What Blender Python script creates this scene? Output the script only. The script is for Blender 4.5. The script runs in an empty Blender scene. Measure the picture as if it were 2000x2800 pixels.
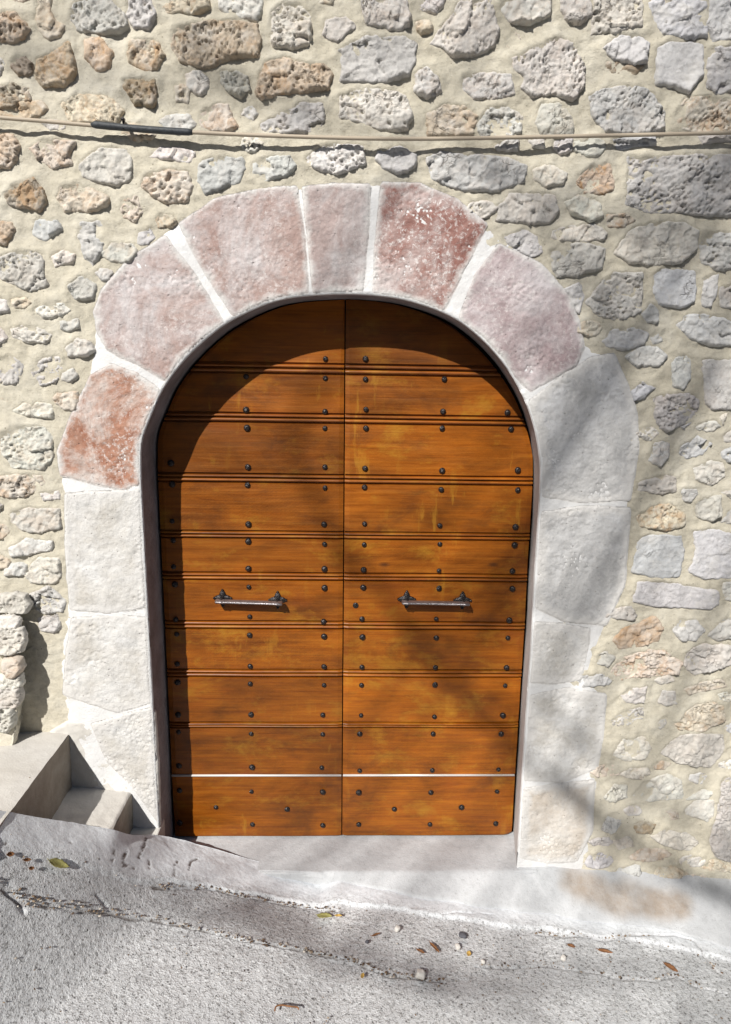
import bpy, math, random
import numpy as np
from mathutils import Matrix, Vector
from mathutils.geometry import delaunay_2d_cdt

scene = bpy.context.scene
col = scene.collection
rnd = random.Random(7)
rng = np.random.RandomState(11)

# ------------------------------------------------------------------ camera
F_PX, CX, CY = 1847.0, 1000.0, 1400.0            # photograph measured at 2000 x 2800
_n = np.array([-52., -396., 1847.]); _n /= np.linalg.norm(_n)
_d = np.array([-150., 8950., 1847.]); _d /= np.linalg.norm(_d)
_d = _d - _n * (_n @ _d); _d /= np.linalg.norm(_d)
_r = np.cross(_d, _n)
RW = np.array([_r, _n, -_d])                     # camera axes (right, down, forward) -> world
CAM = np.array([0.019, -2.713, 2.261])
cd = bpy.data.cameras.new('camera'); cam = bpy.data.objects.new('camera', cd); col.objects.link(cam)
ax = RW[:, 0]; up = -RW[:, 1]; bk = -RW[:, 2]
cam.matrix_world = Matrix(((ax[0], up[0], bk[0], CAM[0]), (ax[1], up[1], bk[1], CAM[1]), (ax[2], up[2], bk[2], CAM[2]), (0, 0, 0, 1)))
cd.sensor_fit = 'VERTICAL'; cd.sensor_height = 36.0; cd.lens = F_PX / 2800.0 * 36.0
cd.clip_start = 0.05; cd.clip_end = 500
scene.camera = cam

# ------------------------------------------------------------------ light
SUN = np.array([0.49, 1.0, -0.92]); SUN /= np.linalg.norm(SUN)   # the way the light travels
elev = math.asin(-SUN[2]); azim = math.atan2(-SUN[0], -SUN[1])
world = bpy.data.worlds.new("World"); scene.world = world; world.use_nodes = True
nt = world.node_tree; bg = nt.nodes['Background']
sky = nt.nodes.new('ShaderNodeTexSky'); sky.sky_type = 'NISHITA'; sky.sun_disc = False
sky.sun_elevation = elev; sky.sun_rotation = azim
nt.links.new(sky.outputs[0], bg.inputs[0]); bg.inputs[1].default_value = 0.05
sl = bpy.data.lights.new('sun', 'SUN'); sl.energy = 5.0; sl.angle = math.radians(0.55); sl.color = (1.0, 0.965, 0.915)
so = bpy.data.objects.new('sun', sl); col.objects.link(so); so.location = (-5, -9, 12)
so.rotation_euler = Vector(SUN).to_track_quat('-Z', 'Y').to_euler()
scene.view_settings.view_transform = 'Standard'; scene.view_settings.look = 'None'
scene.view_settings.exposure = 0.10; scene.view_settings.gamma = 1.0
scene.cycles.max_bounces = 5; scene.cycles.diffuse_bounces = 2

# ------------------------------------------------------------------ measuring helpers
def ray(u, v): return RW @ np.array([(u - CX) / F_PX, (v - CY) / F_PX, 1.0])
def wall(u, v, y=0.0):
    w = ray(u, v); return CAM + w * ((y - CAM[1]) / w[1])
def full(pts): return [(p[0] / 0.812, p[1] / 0.812) for p in pts]
def region(ox, oy, pts): return [(ox + p[0] / 1.624, oy + p[1] / 1.624) for p in pts]

# ------------------------------------------------------------------ numpy noise
_perm = rng.permutation(512).astype(np.int64); _perm = np.concatenate([_perm, _perm, _perm])
_grad = rng.normal(size=(512, 3)); _grad /= np.linalg.norm(_grad, axis=1)[:, None]
def perlin(p):
    p = np.asarray(p, float); i = np.floor(p).astype(np.int64); f = p - i; i &= 511
    w = f * f * f * (f * (f * 6 - 15) + 10); out = 0.0
    for a in (0, 1):
        for b in (0, 1):
            for c in (0, 1):
                h = _perm[_perm[_perm[(i[:, 0] + a) & 511] + ((i[:, 1] + b) & 511)] + ((i[:, 2] + c) & 511)]
                g = _grad[h]
                dd = g[:, 0] * (f[:, 0] - a) + g[:, 1] * (f[:, 1] - b) + g[:, 2] * (f[:, 2] - c)
                out = out + dd * (w[:, 0] if a else 1 - w[:, 0]) * (w[:, 1] if b else 1 - w[:, 1]) * (w[:, 2] if c else 1 - w[:, 2])
    return out
def fbm(p, sc, octv=4, gain=0.5):
    p = np.asarray(p, float) * sc; a = 1.0; o = 0.0
    for k in range(octv):
        o = o + a * perlin(p + 17.3 * k); p = p * 2.03; a *= gain
    return o
def cells(p2, sc):
    p = np.asarray(p2, float) * sc; i = np.floor(p).astype(np.int64); best = np.full(len(p), 9.0)
    for a in (-1, 0, 1):
        for b in (-1, 0, 1):
            ii = (i + [a, b]) & 511
            h = _perm[_perm[ii[:, 0]] + ii[:, 1]]; h2 = _perm[h + 77]
            q = i + [a, b] + np.stack([h / 512.0, h2 / 512.0], 1)
            best = np.minimum(best, np.hypot(*(q - p).T))
    return best
def facets(p2, sc):
    # broken planes: every cell of a jittered grid is a little plane with its own tilt and level
    p = np.asarray(p2, float) * sc; i = np.floor(p).astype(np.int64); best = np.full(len(p), 9.0); out = np.zeros(len(p))
    for a in (-1, 0, 1):
        for b in (-1, 0, 1):
            ii = (i + [a, b]) & 511
            h = _perm[_perm[ii[:, 0]] + ii[:, 1]]; h2 = _perm[h + 77]; h3 = _perm[h2 + 31]; h4 = _perm[h3 + 11]
            q = i + [a, b] + np.stack([h / 512.0, h2 / 512.0], 1); dv = p - q; d = np.hypot(*dv.T)
            v = (h3 / 512.0 - .5) * 1.0 + dv[:, 0] * (h4 / 512.0 - .5) * 1.4 + dv[:, 1] * (_perm[h4 + 5] / 512.0 - .5) * 1.4
            m = d < best; best = np.where(m, d, best); out = np.where(m, v, out)
    return out
def seg_dist(P, poly):
    d = np.full(len(P), 9.0)
    for a, b in zip(poly, np.roll(poly, -1, 0)):
        e = b - a; t = np.clip(((P - a) @ e) / (e @ e + 1e-12), 0, 1); d = np.minimum(d, np.hypot(*(P - a - t[:, None] * e).T))
    return d
def in_poly(P, poly):
    r = np.zeros(len(P), bool)
    for a, b in zip(poly, np.roll(poly, -1, 0)):
        if a[1] == b[1]: continue
        c = (a[1] > P[:, 1]) != (b[1] > P[:, 1]); r ^= c & (P[:, 0] < (b[0] - a[0]) * (P[:, 1] - a[1]) / (b[1] - a[1]) + a[0])
    return r
def sstep(a, b, x):
    t = np.clip((x - a) / (b - a), 0, 1); return t * t * (3 - 2 * t)

# ------------------------------------------------------------------ object helpers
def mesh_obj(name, V, Fc, mat, parent=None, smooth=True, attrs=None):
    me = bpy.data.meshes.new(name)
    V = np.asarray(V, float); me.from_pydata(V.tolist(), [], [list(map(int, f)) for f in Fc]); me.update()
    if smooth: me.polygons.foreach_set('use_smooth', [True] * len(me.polygons))
    for k, a in (attrs or {}).items():
        a = np.asarray(a, float)
        if a.ndim == 2:
            at = me.attributes.new(k, 'FLOAT_COLOR', 'POINT'); at.data.foreach_set('color', np.c_[a, np.ones(len(a))].ravel())
        else:
            at = me.attributes.new(k, 'FLOAT', 'POINT'); at.data.foreach_set('value', a)
    if mat: me.materials.append(mat)
    o = bpy.data.objects.new(name, me); col.objects.link(o)
    if parent: o.parent = parent
    return o
def tag(o, label=None, cat=None, group=None, kind=None):
    for k, v in (('label', label), ('category', cat), ('group', group), ('kind', kind)):
        if v: o[k] = v
    return o
def empty(name, loc=(0, 0, 0)):
    o = bpy.data.objects.new(name, None); col.objects.link(o); o.location = loc; o.empty_display_size = 0.05
    return o
def parent_keep(o, p):
    o.parent = p; o.matrix_parent_inverse = Matrix.Translation(p.location).inverted()
def grid_faces(nu, nv, closed_u=False):
    f = []
    for j in range(nv - 1):
        for i in range(nu if closed_u else nu - 1):
            a = j * nu + i; b = j * nu + (i + 1) % nu
            f.append((a, b, b + nu, a + nu))
    return f
class MB:
    """collects pieces into one mesh"""
    def __init__(s): s.V = []; s.F = []; s.n = 0; s.A = {}
    def add(s, V, Fc, **attrs):
        V = np.asarray(V, float); s.V.append(V); s.F += [tuple(i + s.n for i in f) for f in Fc]; s.n += len(V)
        for k, a in attrs.items(): s.A.setdefault(k, []).append(np.asarray(a, float))
    def build(s, name, mat, parent=None, smooth=True):
        return mesh_obj(name, np.concatenate(s.V), s.F, mat, parent, smooth, {k: np.concatenate(a) for k, a in s.A.items()})
def tube(pts, rad, seg=10, cap=True):
    pts = np.asarray(pts, float); n = len(pts); rad = np.broadcast_to(rad, (n,)); V = []
    for k in range(n):
        t = pts[min(k + 1, n - 1)] - pts[max(k - 1, 0)]; t /= np.linalg.norm(t) + 1e-9
        a = np.cross(t, [0.13, 0.2, 0.97]); a /= np.linalg.norm(a) + 1e-9; b = np.cross(t, a)
        for i in range(seg):
            q = 2 * math.pi * i / seg; V.append(pts[k] + rad[k] * (a * math.cos(q) + b * math.sin(q)))
    Fc = grid_faces(seg, n, True)
    if cap: Fc += [tuple(range(seg))[::-1], tuple(range((n - 1) * seg, n * seg))]
    return np.array(V), Fc
def box(x0, x1, y0, y1, z0, z1):
    V = [(x, y, z) for z in (z0, z1) for y in (y0, y1) for x in (x0, x1)]
    return np.array(V, float), [(0, 2, 3, 1), (4, 5, 7, 6), (0, 1, 5, 4), (2, 6, 7, 3), (0, 4, 6, 2), (1, 3, 7, 5)]
def bevel(o, w, seg=2):
    m = o.modifiers.new('bevel', 'BEVEL'); m.width = w; m.segments = seg; m.limit_method = 'ANGLE'; return o

# ------------------------------------------------------------------ materials
class NT:
    def __init__(s, name):
        s.m = bpy.data.materials.new(name); s.m.use_nodes = True; s.t = s.m.node_tree
        s.b = s.t.nodes['Principled BSDF']; s.b.inputs['Specular IOR Level'].default_value = 0.25
        s.co = s.t.nodes.new('ShaderNodeTexCoord').outputs['Object']
    def link(s, a, b): s.t.links.new(a, b)
    def noise(s, sc, det=5, rough=0.6, vec=None, dist=0.0):
        n = s.t.nodes.new('ShaderNodeTexNoise'); n.inputs['Scale'].default_value = sc; n.inputs['Detail'].default_value = det
        n.inputs['Roughness'].default_value = rough; n.inputs['Distortion'].default_value = dist
        s.link(vec or s.co, n.inputs['Vector']); return n.outputs['Fac']
    def voro(s, sc, feat='F1', vec=None, out='Distance', rand=1.0):
        n = s.t.nodes.new('ShaderNodeTexVoronoi'); n.feature = feat; n.inputs['Scale'].default_value = sc
        n.inputs['Randomness'].default_value = rand
        s.link(vec or s.co, n.inputs['Vector']); return n.outputs[out]
    def mapv(s, scale, off=None, vec=None):
        n = s.t.nodes.new('ShaderNodeMapping'); n.inputs['Scale'].default_value = scale
        s.link(vec or s.co, n.inputs['Vector'])
        if off is not None: s.link(off, n.inputs['Location'])
        return n.outputs[0]
    def ramp(s, fac, stops):
        n = s.t.nodes.new('ShaderNodeValToRGB'); e = n.color_ramp.elements
        while len(e) < len(stops): e.new(0.5)
        for k, (p, c) in enumerate(stops):
            e[k].position = p; e[k].color = (c, c, c, 1) if isinstance(c, (int, float)) else (*c, 1)
        s.link(fac, n.inputs[0]); return n.outputs[0]
    def mix(s, fac, a, b, mode='MIX'):
        n = s.t.nodes.new('ShaderNodeMix'); n.data_type = 'RGBA'; n.blend_type = mode
        for inp, v in ((n.inputs[0], fac), (n.inputs[6], a), (n.inputs[7], b)):
            if isinstance(v, (int, float)): inp.default_value = v
            elif isinstance(v, tuple): inp.default_value = (*v, 1)
            else: s.link(v, inp)
        return n.outputs[2]
    def math(s, op, a, b=0.0):
        n = s.t.nodes.new('ShaderNodeMath'); n.operation = op
        for inp, v in zip(n.inputs, (a, b)):
            if isinstance(v, (int, float)): inp.default_value = v
            else: s.link(v, inp)
        return n.outputs[0]
    def attr(s, name, out='Color'):
        n = s.t.nodes.new('ShaderNodeAttribute'); n.attribute_name = name; return n.outputs[out]
    def bump(s, h, dist, strength=1.0):
        n = s.t.nodes.new('ShaderNodeBump'); n.inputs['Distance'].default_value = dist; n.inputs['Strength'].default_value = strength
        s.link(h, n.inputs['Height'])
        if getattr(s, 'last', None): s.link(s.last, n.inputs['Normal'])
        s.last = n.outputs[0]; s.link(s.last, s.b.inputs['Normal'])
    def fin(s, colr=None, rough=0.9, metal=0.0):
        if colr is not None:
            if isinstance(colr, tuple): s.b.inputs['Base Color'].default_value = (*colr, 1)
            else: s.link(colr, s.b.inputs['Base Color'])
        if isinstance(rough, (int, float)): s.b.inputs['Roughness'].default_value = rough
        else: s.link(rough, s.b.inputs['Roughness'])
        s.b.inputs['Metallic'].default_value = metal
        return s.m

def mat_mortar():
    n = NT('lime_mortar')
    c = n.ramp(n.noise(3.0, 7, 0.7), [(0.3, (0.535, 0.49, 0.385)), (0.52, (0.615, 0.57, 0.46)), (0.72, (0.675, 0.64, 0.545))])
    c = n.mix(0.9, c, n.ramp(n.noise(26, 7, 0.75), [(0.3, 0.78), (0.5, 1.0), (0.7, 1.12)]), 'MULTIPLY')
    c = n.mix(n.ramp(n.noise(120, 4, 0.8), [(0.56, 0.0), (0.70, 0.6)]), c, (0.36, 0.31, 0.22))
    c = n.mix(n.ramp(n.noise(130, 4, 0.8, n.mapv((1, 1.3, 1))), [(0.58, 0.0), (0.70, 0.6)]), c, (0.72, 0.69, 0.61))
    c = n.mix(n.ramp(n.noise(1.3, 6, 0.7), [(0.5, 0.0), (0.70, 0.55)]), c, (0.60, 0.565, 0.48))
    c = n.mix(n.math('MULTIPLY', n.ramp(n.voro(38), [(0.06, 0.8), (0.13, 0.0)]), n.ramp(n.noise(5, 3, 0.6), [(0.45, 0.0), (0.6, 1.0)])), c, (0.2, 0.17, 0.12))
    n.bump(n.noise(40, 7, 0.72), 0.0075, 0.8); n.bump(n.noise(26, 5, 0.7, n.mapv((0.6, 1, 2.2))), 0.003, 0.6); n.bump(n.noise(180, 4, 0.75), 0.0018, 0.9)
    return n.fin(c, 0.95)
def mat_stone():
    n = NT('rubble_limestone')
    t = n.attr('tint'); st = n.attr('stain', 'Fac')
    c = n.mix(0.9, t, n.ramp(n.noise(30, 7, 0.75), [(0.28, 0.62), (0.48, 1.0), (0.72, 1.2)]), 'MULTIPLY')
    c = n.mix(n.math('MULTIPLY', n.ramp(n.noise(15, 7, 0.75, dist=0.8), [(0.46, 0.0), (0.60, 1.0)]), st), c, (0.46, 0.265, 0.12))
    c = n.mix(n.ramp(n.noise(9, 7, 0.78), [(0.50, 0.0), (0.66, 0.6)]), c, (0.66, 0.635, 0.59))
    c = n.mix(n.ramp(n.noise(70, 5, 0.8), [(0.60, 0.0), (0.72, 0.6)]), c, (0.22, 0.185, 0.15))
    ck = n.t.nodes.new('ShaderNodeTexVoronoi'); ck.feature = 'DISTANCE_TO_EDGE'; ck.inputs['Scale'].default_value = 26
    wv = n.t.nodes.new('ShaderNodeTexNoise'); wv.inputs['Scale'].default_value = 18; wv.inputs['Detail'].default_value = 5
    n.link(n.co, wv.inputs['Vector']); n.link(n.mix(0.09, n.co, wv.outputs['Color'], 'ADD'), ck.inputs['Vector'])
    gate = n.ramp(n.noise(7, 4, 0.6), [(0.54, 0.0), (0.64, 1.0)])
    c = n.mix(n.math('MULTIPLY', n.ramp(ck.outputs['Distance'], [(0.01, 0.5), (0.045, 0.0)]), gate), c, (0.17, 0.14, 0.11))
    n.bump(n.math('MULTIPLY', n.ramp(ck.outputs['Distance'], [(0.0, 0.0), (0.10, 1.0)]), gate), 0.004, 0.8)
    n.bump(n.noise(60, 6, 0.7), 0.0045, 0.9); n.bump(n.noise(190, 4, 0.7), 0.0016, 0.9)
    return n.fin(c, 0.93)
def mat_block(name, a, b, lime, lime_lo, lime_hi, fleck=0.0, sc=5.0, edge_lo=0.55):
    n = NT(name)
    c = n.ramp(n.noise(sc, 7, 0.68, dist=0.4), [(0.32, a), (0.66, b)])
    c = n.mix(n.ramp(n.noise(26, 5, 0.7), [(0.3, 0.0), (0.8, 0.4)]), c, tuple(x * 0.72 for x in a))
    c = n.mix(n.ramp(n.noise(3.4, 7, 0.7, dist=0.5), [(lime_lo, 0.0), (lime_hi, 0.92)]), c, lime)
    if fleck: c = n.mix(n.math('MULTIPLY', n.ramp(n.noise(62, 7, 0.8, dist=0.2), [(0.52, 0.0), (0.60, fleck)]), n.ramp(n.noise(4.5, 4, 0.6), [(0.38, 0.15), (0.6, 1.0)])), c, (0.74, 0.705, 0.68))
    c = n.mix(0.8, c, n.ramp(n.noise(13, 7, 0.75, dist=0.3), [(0.28, 0.66), (0.50, 1.0), (0.70, 1.12)]), 'MULTIPLY')
    c = n.mix(n.ramp(n.noise(85, 5, 0.8), [(0.58, 0.0), (0.70, 0.5)]), c, tuple(x * 0.55 for x in a))
    ed = n.math('ADD', n.attr('edge', 'Fac'), n.math('MULTIPLY', n.math('SUBTRACT', n.noise(14, 6, 0.7), 0.5), 1.5))
    c = n.mix(n.ramp(ed, [(edge_lo, 0.0), (edge_lo + 0.45, 0.95)]), c, (0.665, 0.65, 0.625))
    c = n.mix(n.ramp(n.voro(30), [(0.03, 0.55), (0.09, 0.0)]), c, (0.25, 0.2, 0.17))
    n.bump(n.noise(24, 7, 0.68), 0.009, 0.75); n.bump(n.noise(130, 4, 0.7), 0.003, 0.7)
    n.bump(n.ramp(n.voro(30), [(0.02, 0.0), (0.12, 1.0)]), 0.004, 0.7)
    return n.fin(c, 0.9)
def mat_lime():
    n = NT('white_lime_pointing')
    c = n.ramp(n.noise(7, 6, 0.65), [(0.3, (0.68, 0.675, 0.665)), (0.7, (0.80, 0.80, 0.795))])
    n.bump(n.noise(30, 6, 0.65), 0.008, 0.7); n.bump(n.noise(160, 3, 0.6), 0.002, 0.6)
    return n.fin(c, 0.92)
def mat_plaster():
    n = NT('smooth_lime_render')
    c = n.ramp(n.noise(4, 6, 0.6), [(0.3, (0.56, 0.535, 0.49)), (0.7, (0.70, 0.685, 0.65))])
    c = n.mix(n.ramp(n.voro(14), [(0.03, 0.6), (0.09, 0.0)]), c, (0.3, 0.27, 0.23))
    n.bump(n.noise(11, 5, 0.6), 0.014, 0.6); n.bump(n.noise(150, 3, 0.6), 0.002, 0.5)
    return n.fin(c, 0.92)
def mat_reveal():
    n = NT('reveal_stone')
    c = n.ramp(n.noise(9, 6, 0.65), [(0.3, (0.19, 0.165, 0.165)), (0.7, (0.33, 0.30, 0.305))])  # dark tone carries the shade of the left side and crown
    c = n.mix(n.attr('lime', 'Fac'), c, (0.68, 0.67, 0.65))  # whitened right side: sunlight on it is put into the colour
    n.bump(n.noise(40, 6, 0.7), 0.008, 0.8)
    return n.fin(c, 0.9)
def mat_wood():
    n = NT('varnished_planks')
    pid = n.attr('plank', 'Fac')
    cmb = n.t.nodes.new('ShaderNodeCombineXYZ'); n.link(n.math('MULTIPLY', pid, 7.31), cmb.inputs[0]); n.link(n.math('MULTIPLY', pid, 3.7), cmb.inputs[2])
    vec = n.mapv((1.0, 1.0, 1.0), cmb.outputs[0])
    fine = n.noise(6, 7, 0.66, n.mapv((0.5, 1, 11), None, vec), 0.5)
    broad = n.noise(2.6, 6, 0.68, n.mapv((1.0, 1, 2.8), None, vec), 0.4)
    c = n.ramp(fine, [(0.22, (0.165, 0.040, 0.003)), (0.42, (0.285, 0.077, 0.004)), (0.60, (0.345, 0.102, 0.005)), (0.82, (0.41, 0.142, 0.008))])
    c = n.mix(0.9, c, n.ramp(broad, [(0.28, 0.40), (0.5, 0.93), (0.72, 1.30)]), 'MULTIPLY')
    grain = n.noise(9, 8, 0.75, n.mapv((0.22, 1, 16), None, vec), 0.2)
    c = n.mix(0.85, c, n.ramp(grain, [(0.34, 0.76), (0.5, 1.0), (0.66, 1.08)]), 'MULTIPLY')
    c = n.mix(n.math('MULTIPLY', n.ramp(n.noise(3.6, 6, 0.72, n.mapv((0.9, 1, 1.6), None, vec), 0.25), [(0.54, 0.0), (0.68, 0.75)]), n.ramp(grain, [(0.35, 0.45), (0.6, 1.0)])), c, (0.43, 0.205, 0.018))
    c = n.mix(n.ramp(n.noise(2.7, 6, 0.7, n.mapv((1.2, 1, 2.2), None, vec), 0.4), [(0.55, 0.0), (0.74, 0.65)]), c, (0.085, 0.026, 0.006))
    c = n.mix(n.ramp(n.noise(2.1, 4, 0.6, n.mapv((1.4, 1, 2.0), None, vec)), [(0.60, 0.0), (0.75, 0.5)]), c, (0.29, 0.062, 0.007))
    c = n.mix(n.math('MULTIPLY', n.ramp(n.noise(7, 5, 0.65, n.mapv((2.2, 1, 0.55)), 0.3), [(0.58, 0.0), (0.66, 0.55)]), n.ramp(n.noise(1.6, 3, 0.5), [(0.46, 0.0), (0.60, 1.0)])), c, (0.46, 0.215, 0.02))
    knot = n.voro(2.1, vec=n.mapv((1.0, 0.2, 2.3), None, vec))
    c = n.mix(n.ramp(knot, [(0.02, 0.75), (0.07, 0.0)]), c, (0.05, 0.016, 0.005))
    tone = n.t.nodes.new('ShaderNodeTexWhiteNoise'); tone.noise_dimensions = '1D'; n.link(pid, tone.inputs['W'])
    c = n.mix(1.0, c, n.ramp(tone.outputs['Value'], [(0.0, 0.66), (1.0, 1.2)]), 'MULTIPLY')
    n.bump(fine, 0.0016, 0.7); n.bump(n.noise(7, 3, 0.5), 0.004, 0.35)
    n.b.inputs['Specular IOR Level'].default_value = 0.42
    return n.fin(c, n.ramp(fine, [(0.3, 0.36), (0.7, 0.52)]))
def mat_simple(name, c, rough, metal=0.0, bumps=None, vary=0.0, spec=0.4):
    n = NT(name); n.b.inputs['Specular IOR Level'].default_value = spec
    cc = c
    if vary: cc = n.ramp(n.noise(bumps or 20, 5, 0.65), [(0.3, tuple(x * (1 - vary) for x in c)), (0.7, tuple(min(1, x * (1 + vary)) for x in c))])
    if bumps: n.bump(n.noise(bumps * 3, 5, 0.65), 0.004, 0.6)
    return n.fin(cc, rough, metal)
def mat_street():
    n = NT('street_concrete')
    k = n.attr('smoothness', 'Fac'); dirt = n.attr('dirt', 'Fac')
    c = n.ramp(n.noise(2.2, 6, 0.62), [(0.3, (0.55, 0.56, 0.57)), (0.7, (0.69, 0.70, 0.71))])
    c2 = n.ramp(n.noise(5, 6, 0.6), [(0.3, (0.68, 0.71, 0.745)), (0.7, (0.79, 0.815, 0.84))])
    sp = n.ramp(n.noise(80, 5, 0.85), [(0.40, 1.0), (0.48, 0.0)])
    sl_ = n.ramp(n.noise(150, 3, 0.8, n.mapv((1, 1, 1.7))), [(0.53, 0.0), (0.64, 0.9)])
    rough_w = n.math('SUBTRACT', 1.0, n.math('MULTIPLY', k, 0.93))
    c = n.mix(k, c, c2)
    c = n.mix(n.math('MULTIPLY', sp, n.math('MULTIPLY', rough_w, 0.85)), c, (0.16, 0.157, 0.152))
    c = n.mix(n.math('MULTIPLY', sl_, n.math('MULTIPLY', rough_w, 0.75)), c, (0.74, 0.735, 0.72))
    c = n.mix(n.math('MULTIPLY', n.ramp(n.voro(34), [(0.10, 1.0), (0.17, 0.0)]), n.math('MULTIPLY', rough_w, 0.8)), c, (0.085, 0.08, 0.075))
    c = n.mix(0.8, c, n.ramp(n.noise(20, 7, 0.75), [(0.3, 0.82), (0.5, 1.0), (0.7, 1.06)]), 'MULTIPLY')
    c = n.mix(dirt, c, (0.085, 0.055, 0.04))
    h = n.math('MULTIPLY', n.noise(120, 5, 0.75), rough_w)
    n.bump(h, 0.0055, 0.8); n.bump(n.math('MULTIPLY', n.ramp(n.voro(120), [(0.0, 1.0), (0.5, 0.0)]), rough_w), 0.0022, 0.8); n.bump(n.noise(22, 5, 0.6), 0.006, 0.5)
    return n.fin(c, 0.92)
def mat_apron():
    n = NT('smooth_cement')
    c = n.ramp(n.noise(2.6, 6, 0.6), [(0.3, (0.43, 0.44, 0.45)), (0.7, (0.56, 0.57, 0.58))])
    c = n.mix(n.math('MULTIPLY', n.attr('dirt', 'Fac'), n.ramp(n.noise(6, 6, 0.7), [(0.25, 0.3), (0.6, 1.0)])), c, (0.30, 0.235, 0.175))
    c = n.mix(0.8, c, n.ramp(n.noise(18, 7, 0.75), [(0.3, 0.78), (0.5, 1.0), (0.7, 1.1)]), 'MULTIPLY')
    c = n.mix(n.ramp(n.noise(100, 4, 0.8), [(0.58, 0.0), (0.7, 0.5)]), c, (0.2, 0.19, 0.175))
    n.bump(n.noise(9, 6, 0.65), 0.012, 0.5); n.bump(n.noise(120, 4, 0.7), 0.003, 0.6)
    return n.fin(c, 0.9)
def mat_step():
    n = NT('worn_step_cement')
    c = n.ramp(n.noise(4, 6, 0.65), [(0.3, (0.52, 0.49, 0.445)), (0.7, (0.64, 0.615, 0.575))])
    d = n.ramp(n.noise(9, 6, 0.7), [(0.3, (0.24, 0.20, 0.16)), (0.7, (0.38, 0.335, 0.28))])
    c = n.mix(n.attr('raw', 'Fac'), c, d)  # side faces darker: their shade is painted into the colour
    n.bump(n.noise(14, 5, 0.65), 0.010, 0.6); n.bump(n.noise(150, 3, 0.6), 0.002, 0.6)
    return n.fin(c, 0.92)
M = dict(step=mat_step(), mortar=mat_mortar(), stone=mat_stone(), lime=mat_lime(), plaster=mat_plaster(), reveal=mat_reveal(), wood=mat_wood(), street=mat_street(), apron=mat_apron(),
    orange=mat_block('orange_sandstone', (0.35, 0.145, 0.085), (0.51, 0.31, 0.23), (0.65, 0.57, 0.52), 0.49, 0.62, 0.8, 12),
    pink=mat_block('pale_pink_sandstone', (0.37, 0.255, 0.225), (0.51, 0.395, 0.36), (0.63, 0.595, 0.59), 0.43, 0.62, 0.6, 7),
    grey_pink=mat_block('greyish_pink_sandstone', (0.37, 0.28, 0.26), (0.50, 0.415, 0.395), (0.62, 0.595, 0.59), 0.44, 0.66, 0.4, 6),
    red=mat_block('speckled_red_sandstone', (0.235, 0.095, 0.075), (0.42, 0.255, 0.22), (0.59, 0.52, 0.50), 0.42, 0.62, 0.9, 7),
    mauve=mat_block('mauve_sandstone', (0.35, 0.265, 0.27), (0.51, 0.425, 0.425), (0.61, 0.57, 0.575), 0.46, 0.66, 0.6, 7),
    white=mat_block('limewashed_limestone', (0.56, 0.53, 0.475), (0.66, 0.64, 0.605), (0.72, 0.715, 0.70), 0.42, 0.62, 0.3, 7, 0.22),
    cool=mat_block('pale_grey_limestone', (0.49, 0.485, 0.475), (0.62, 0.615, 0.605), (0.68, 0.68, 0.68), 0.45, 0.64, 0.4, 8, 0.22),
    tan=mat_block('tan_limestone', (0.56, 0.49, 0.41), (0.65, 0.60, 0.535), (0.70, 0.675, 0.635), 0.46, 0.68, 0.3, 8, 0.22),
    iron=mat_simple('dark_wrought_iron', (0.05, 0.045, 0.045), 0.30, 0.75, 90, 0.3),
    bar=mat_simple('worn_iron_bar', (0.30, 0.28, 0.285), 0.34, 0.8, 60, 0.25),
    strip=mat_simple('aluminium_strip', (0.78, 0.75, 0.72), 0.42, 0.25, None, 0, 0.5),
    wire=mat_simple('beige_cable_sheath', (0.45, 0.38, 0.29), 0.6, 0, None),
    sleeve=mat_simple('black_rubber_sleeve', (0.045, 0.05, 0.055), 0.5, 0, 40, 0.3),
    gap=mat_simple('black_gap_shade', (0.012, 0.01, 0.009), 0.9),
    leafg=mat_simple('olive_dead_leaf', (0.30, 0.28, 0.10), 0.65, 0, 60, 0.35),
    leafb=mat_simple('brown_dead_leaf', (0.24, 0.11, 0.045), 0.7, 0, 60, 0.4),
    leafy=mat_simple('yellow_dead_leaf', (0.55, 0.36, 0.10), 0.7, 0, 60, 0.3),
    peb=mat_simple('white_pebble', (0.72, 0.69, 0.64), 0.8, 0, 30, 0.15), pebd=mat_simple('dark_pebble', (0.11, 0.11, 0.125), 0.8, 0, 30, 0.2),
    bark=mat_simple('grey_bark', (0.17, 0.135, 0.10), 0.95, 0, 12, 0.4), leaf=mat_simple('tree_leaf', (0.06, 0.10, 0.025), 0.7, 0, 9, 0.3))

# ------------------------------------------------------------------ opening outline on the wall (x, z)
ARRIS_PX = full([(357, 1890), (352, 1835), (342, 1600), (330, 1365), (320, 1180), (315, 1090), (315, 1035), (322, 975), (336, 922), (358, 868), (400, 808), (450, 758), (505, 714),
    (590, 674), (640, 661), (697, 655), (770, 652), (835, 655), (905, 665), (1003, 699), (1065, 746), (1115, 800), (1150, 855), (1174, 905), (1190, 960), (1199, 1015),
    (1201, 1060), (1194, 1180), (1186, 1290), (1180, 1425), (1170, 1560), (1161, 1700), (1151, 1862), (1149, 1900)])
def chaikin(p, it, closed):
    p = np.asarray(p, float)
    for _ in range(it):
        if closed:
            q = np.roll(p, -1, 0); p = np.stack([p * .75 + q * .25, p * .25 + q * .75], 1).reshape(-1, p.shape[1])
        else:
            q = p[1:]; a = p[:-1]; mid = np.stack([a * .75 + q * .25, a * .25 + q * .75], 1).reshape(-1, p.shape[1])
            p = np.concatenate([p[:1], mid, p[-1:]])
    return p
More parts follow.
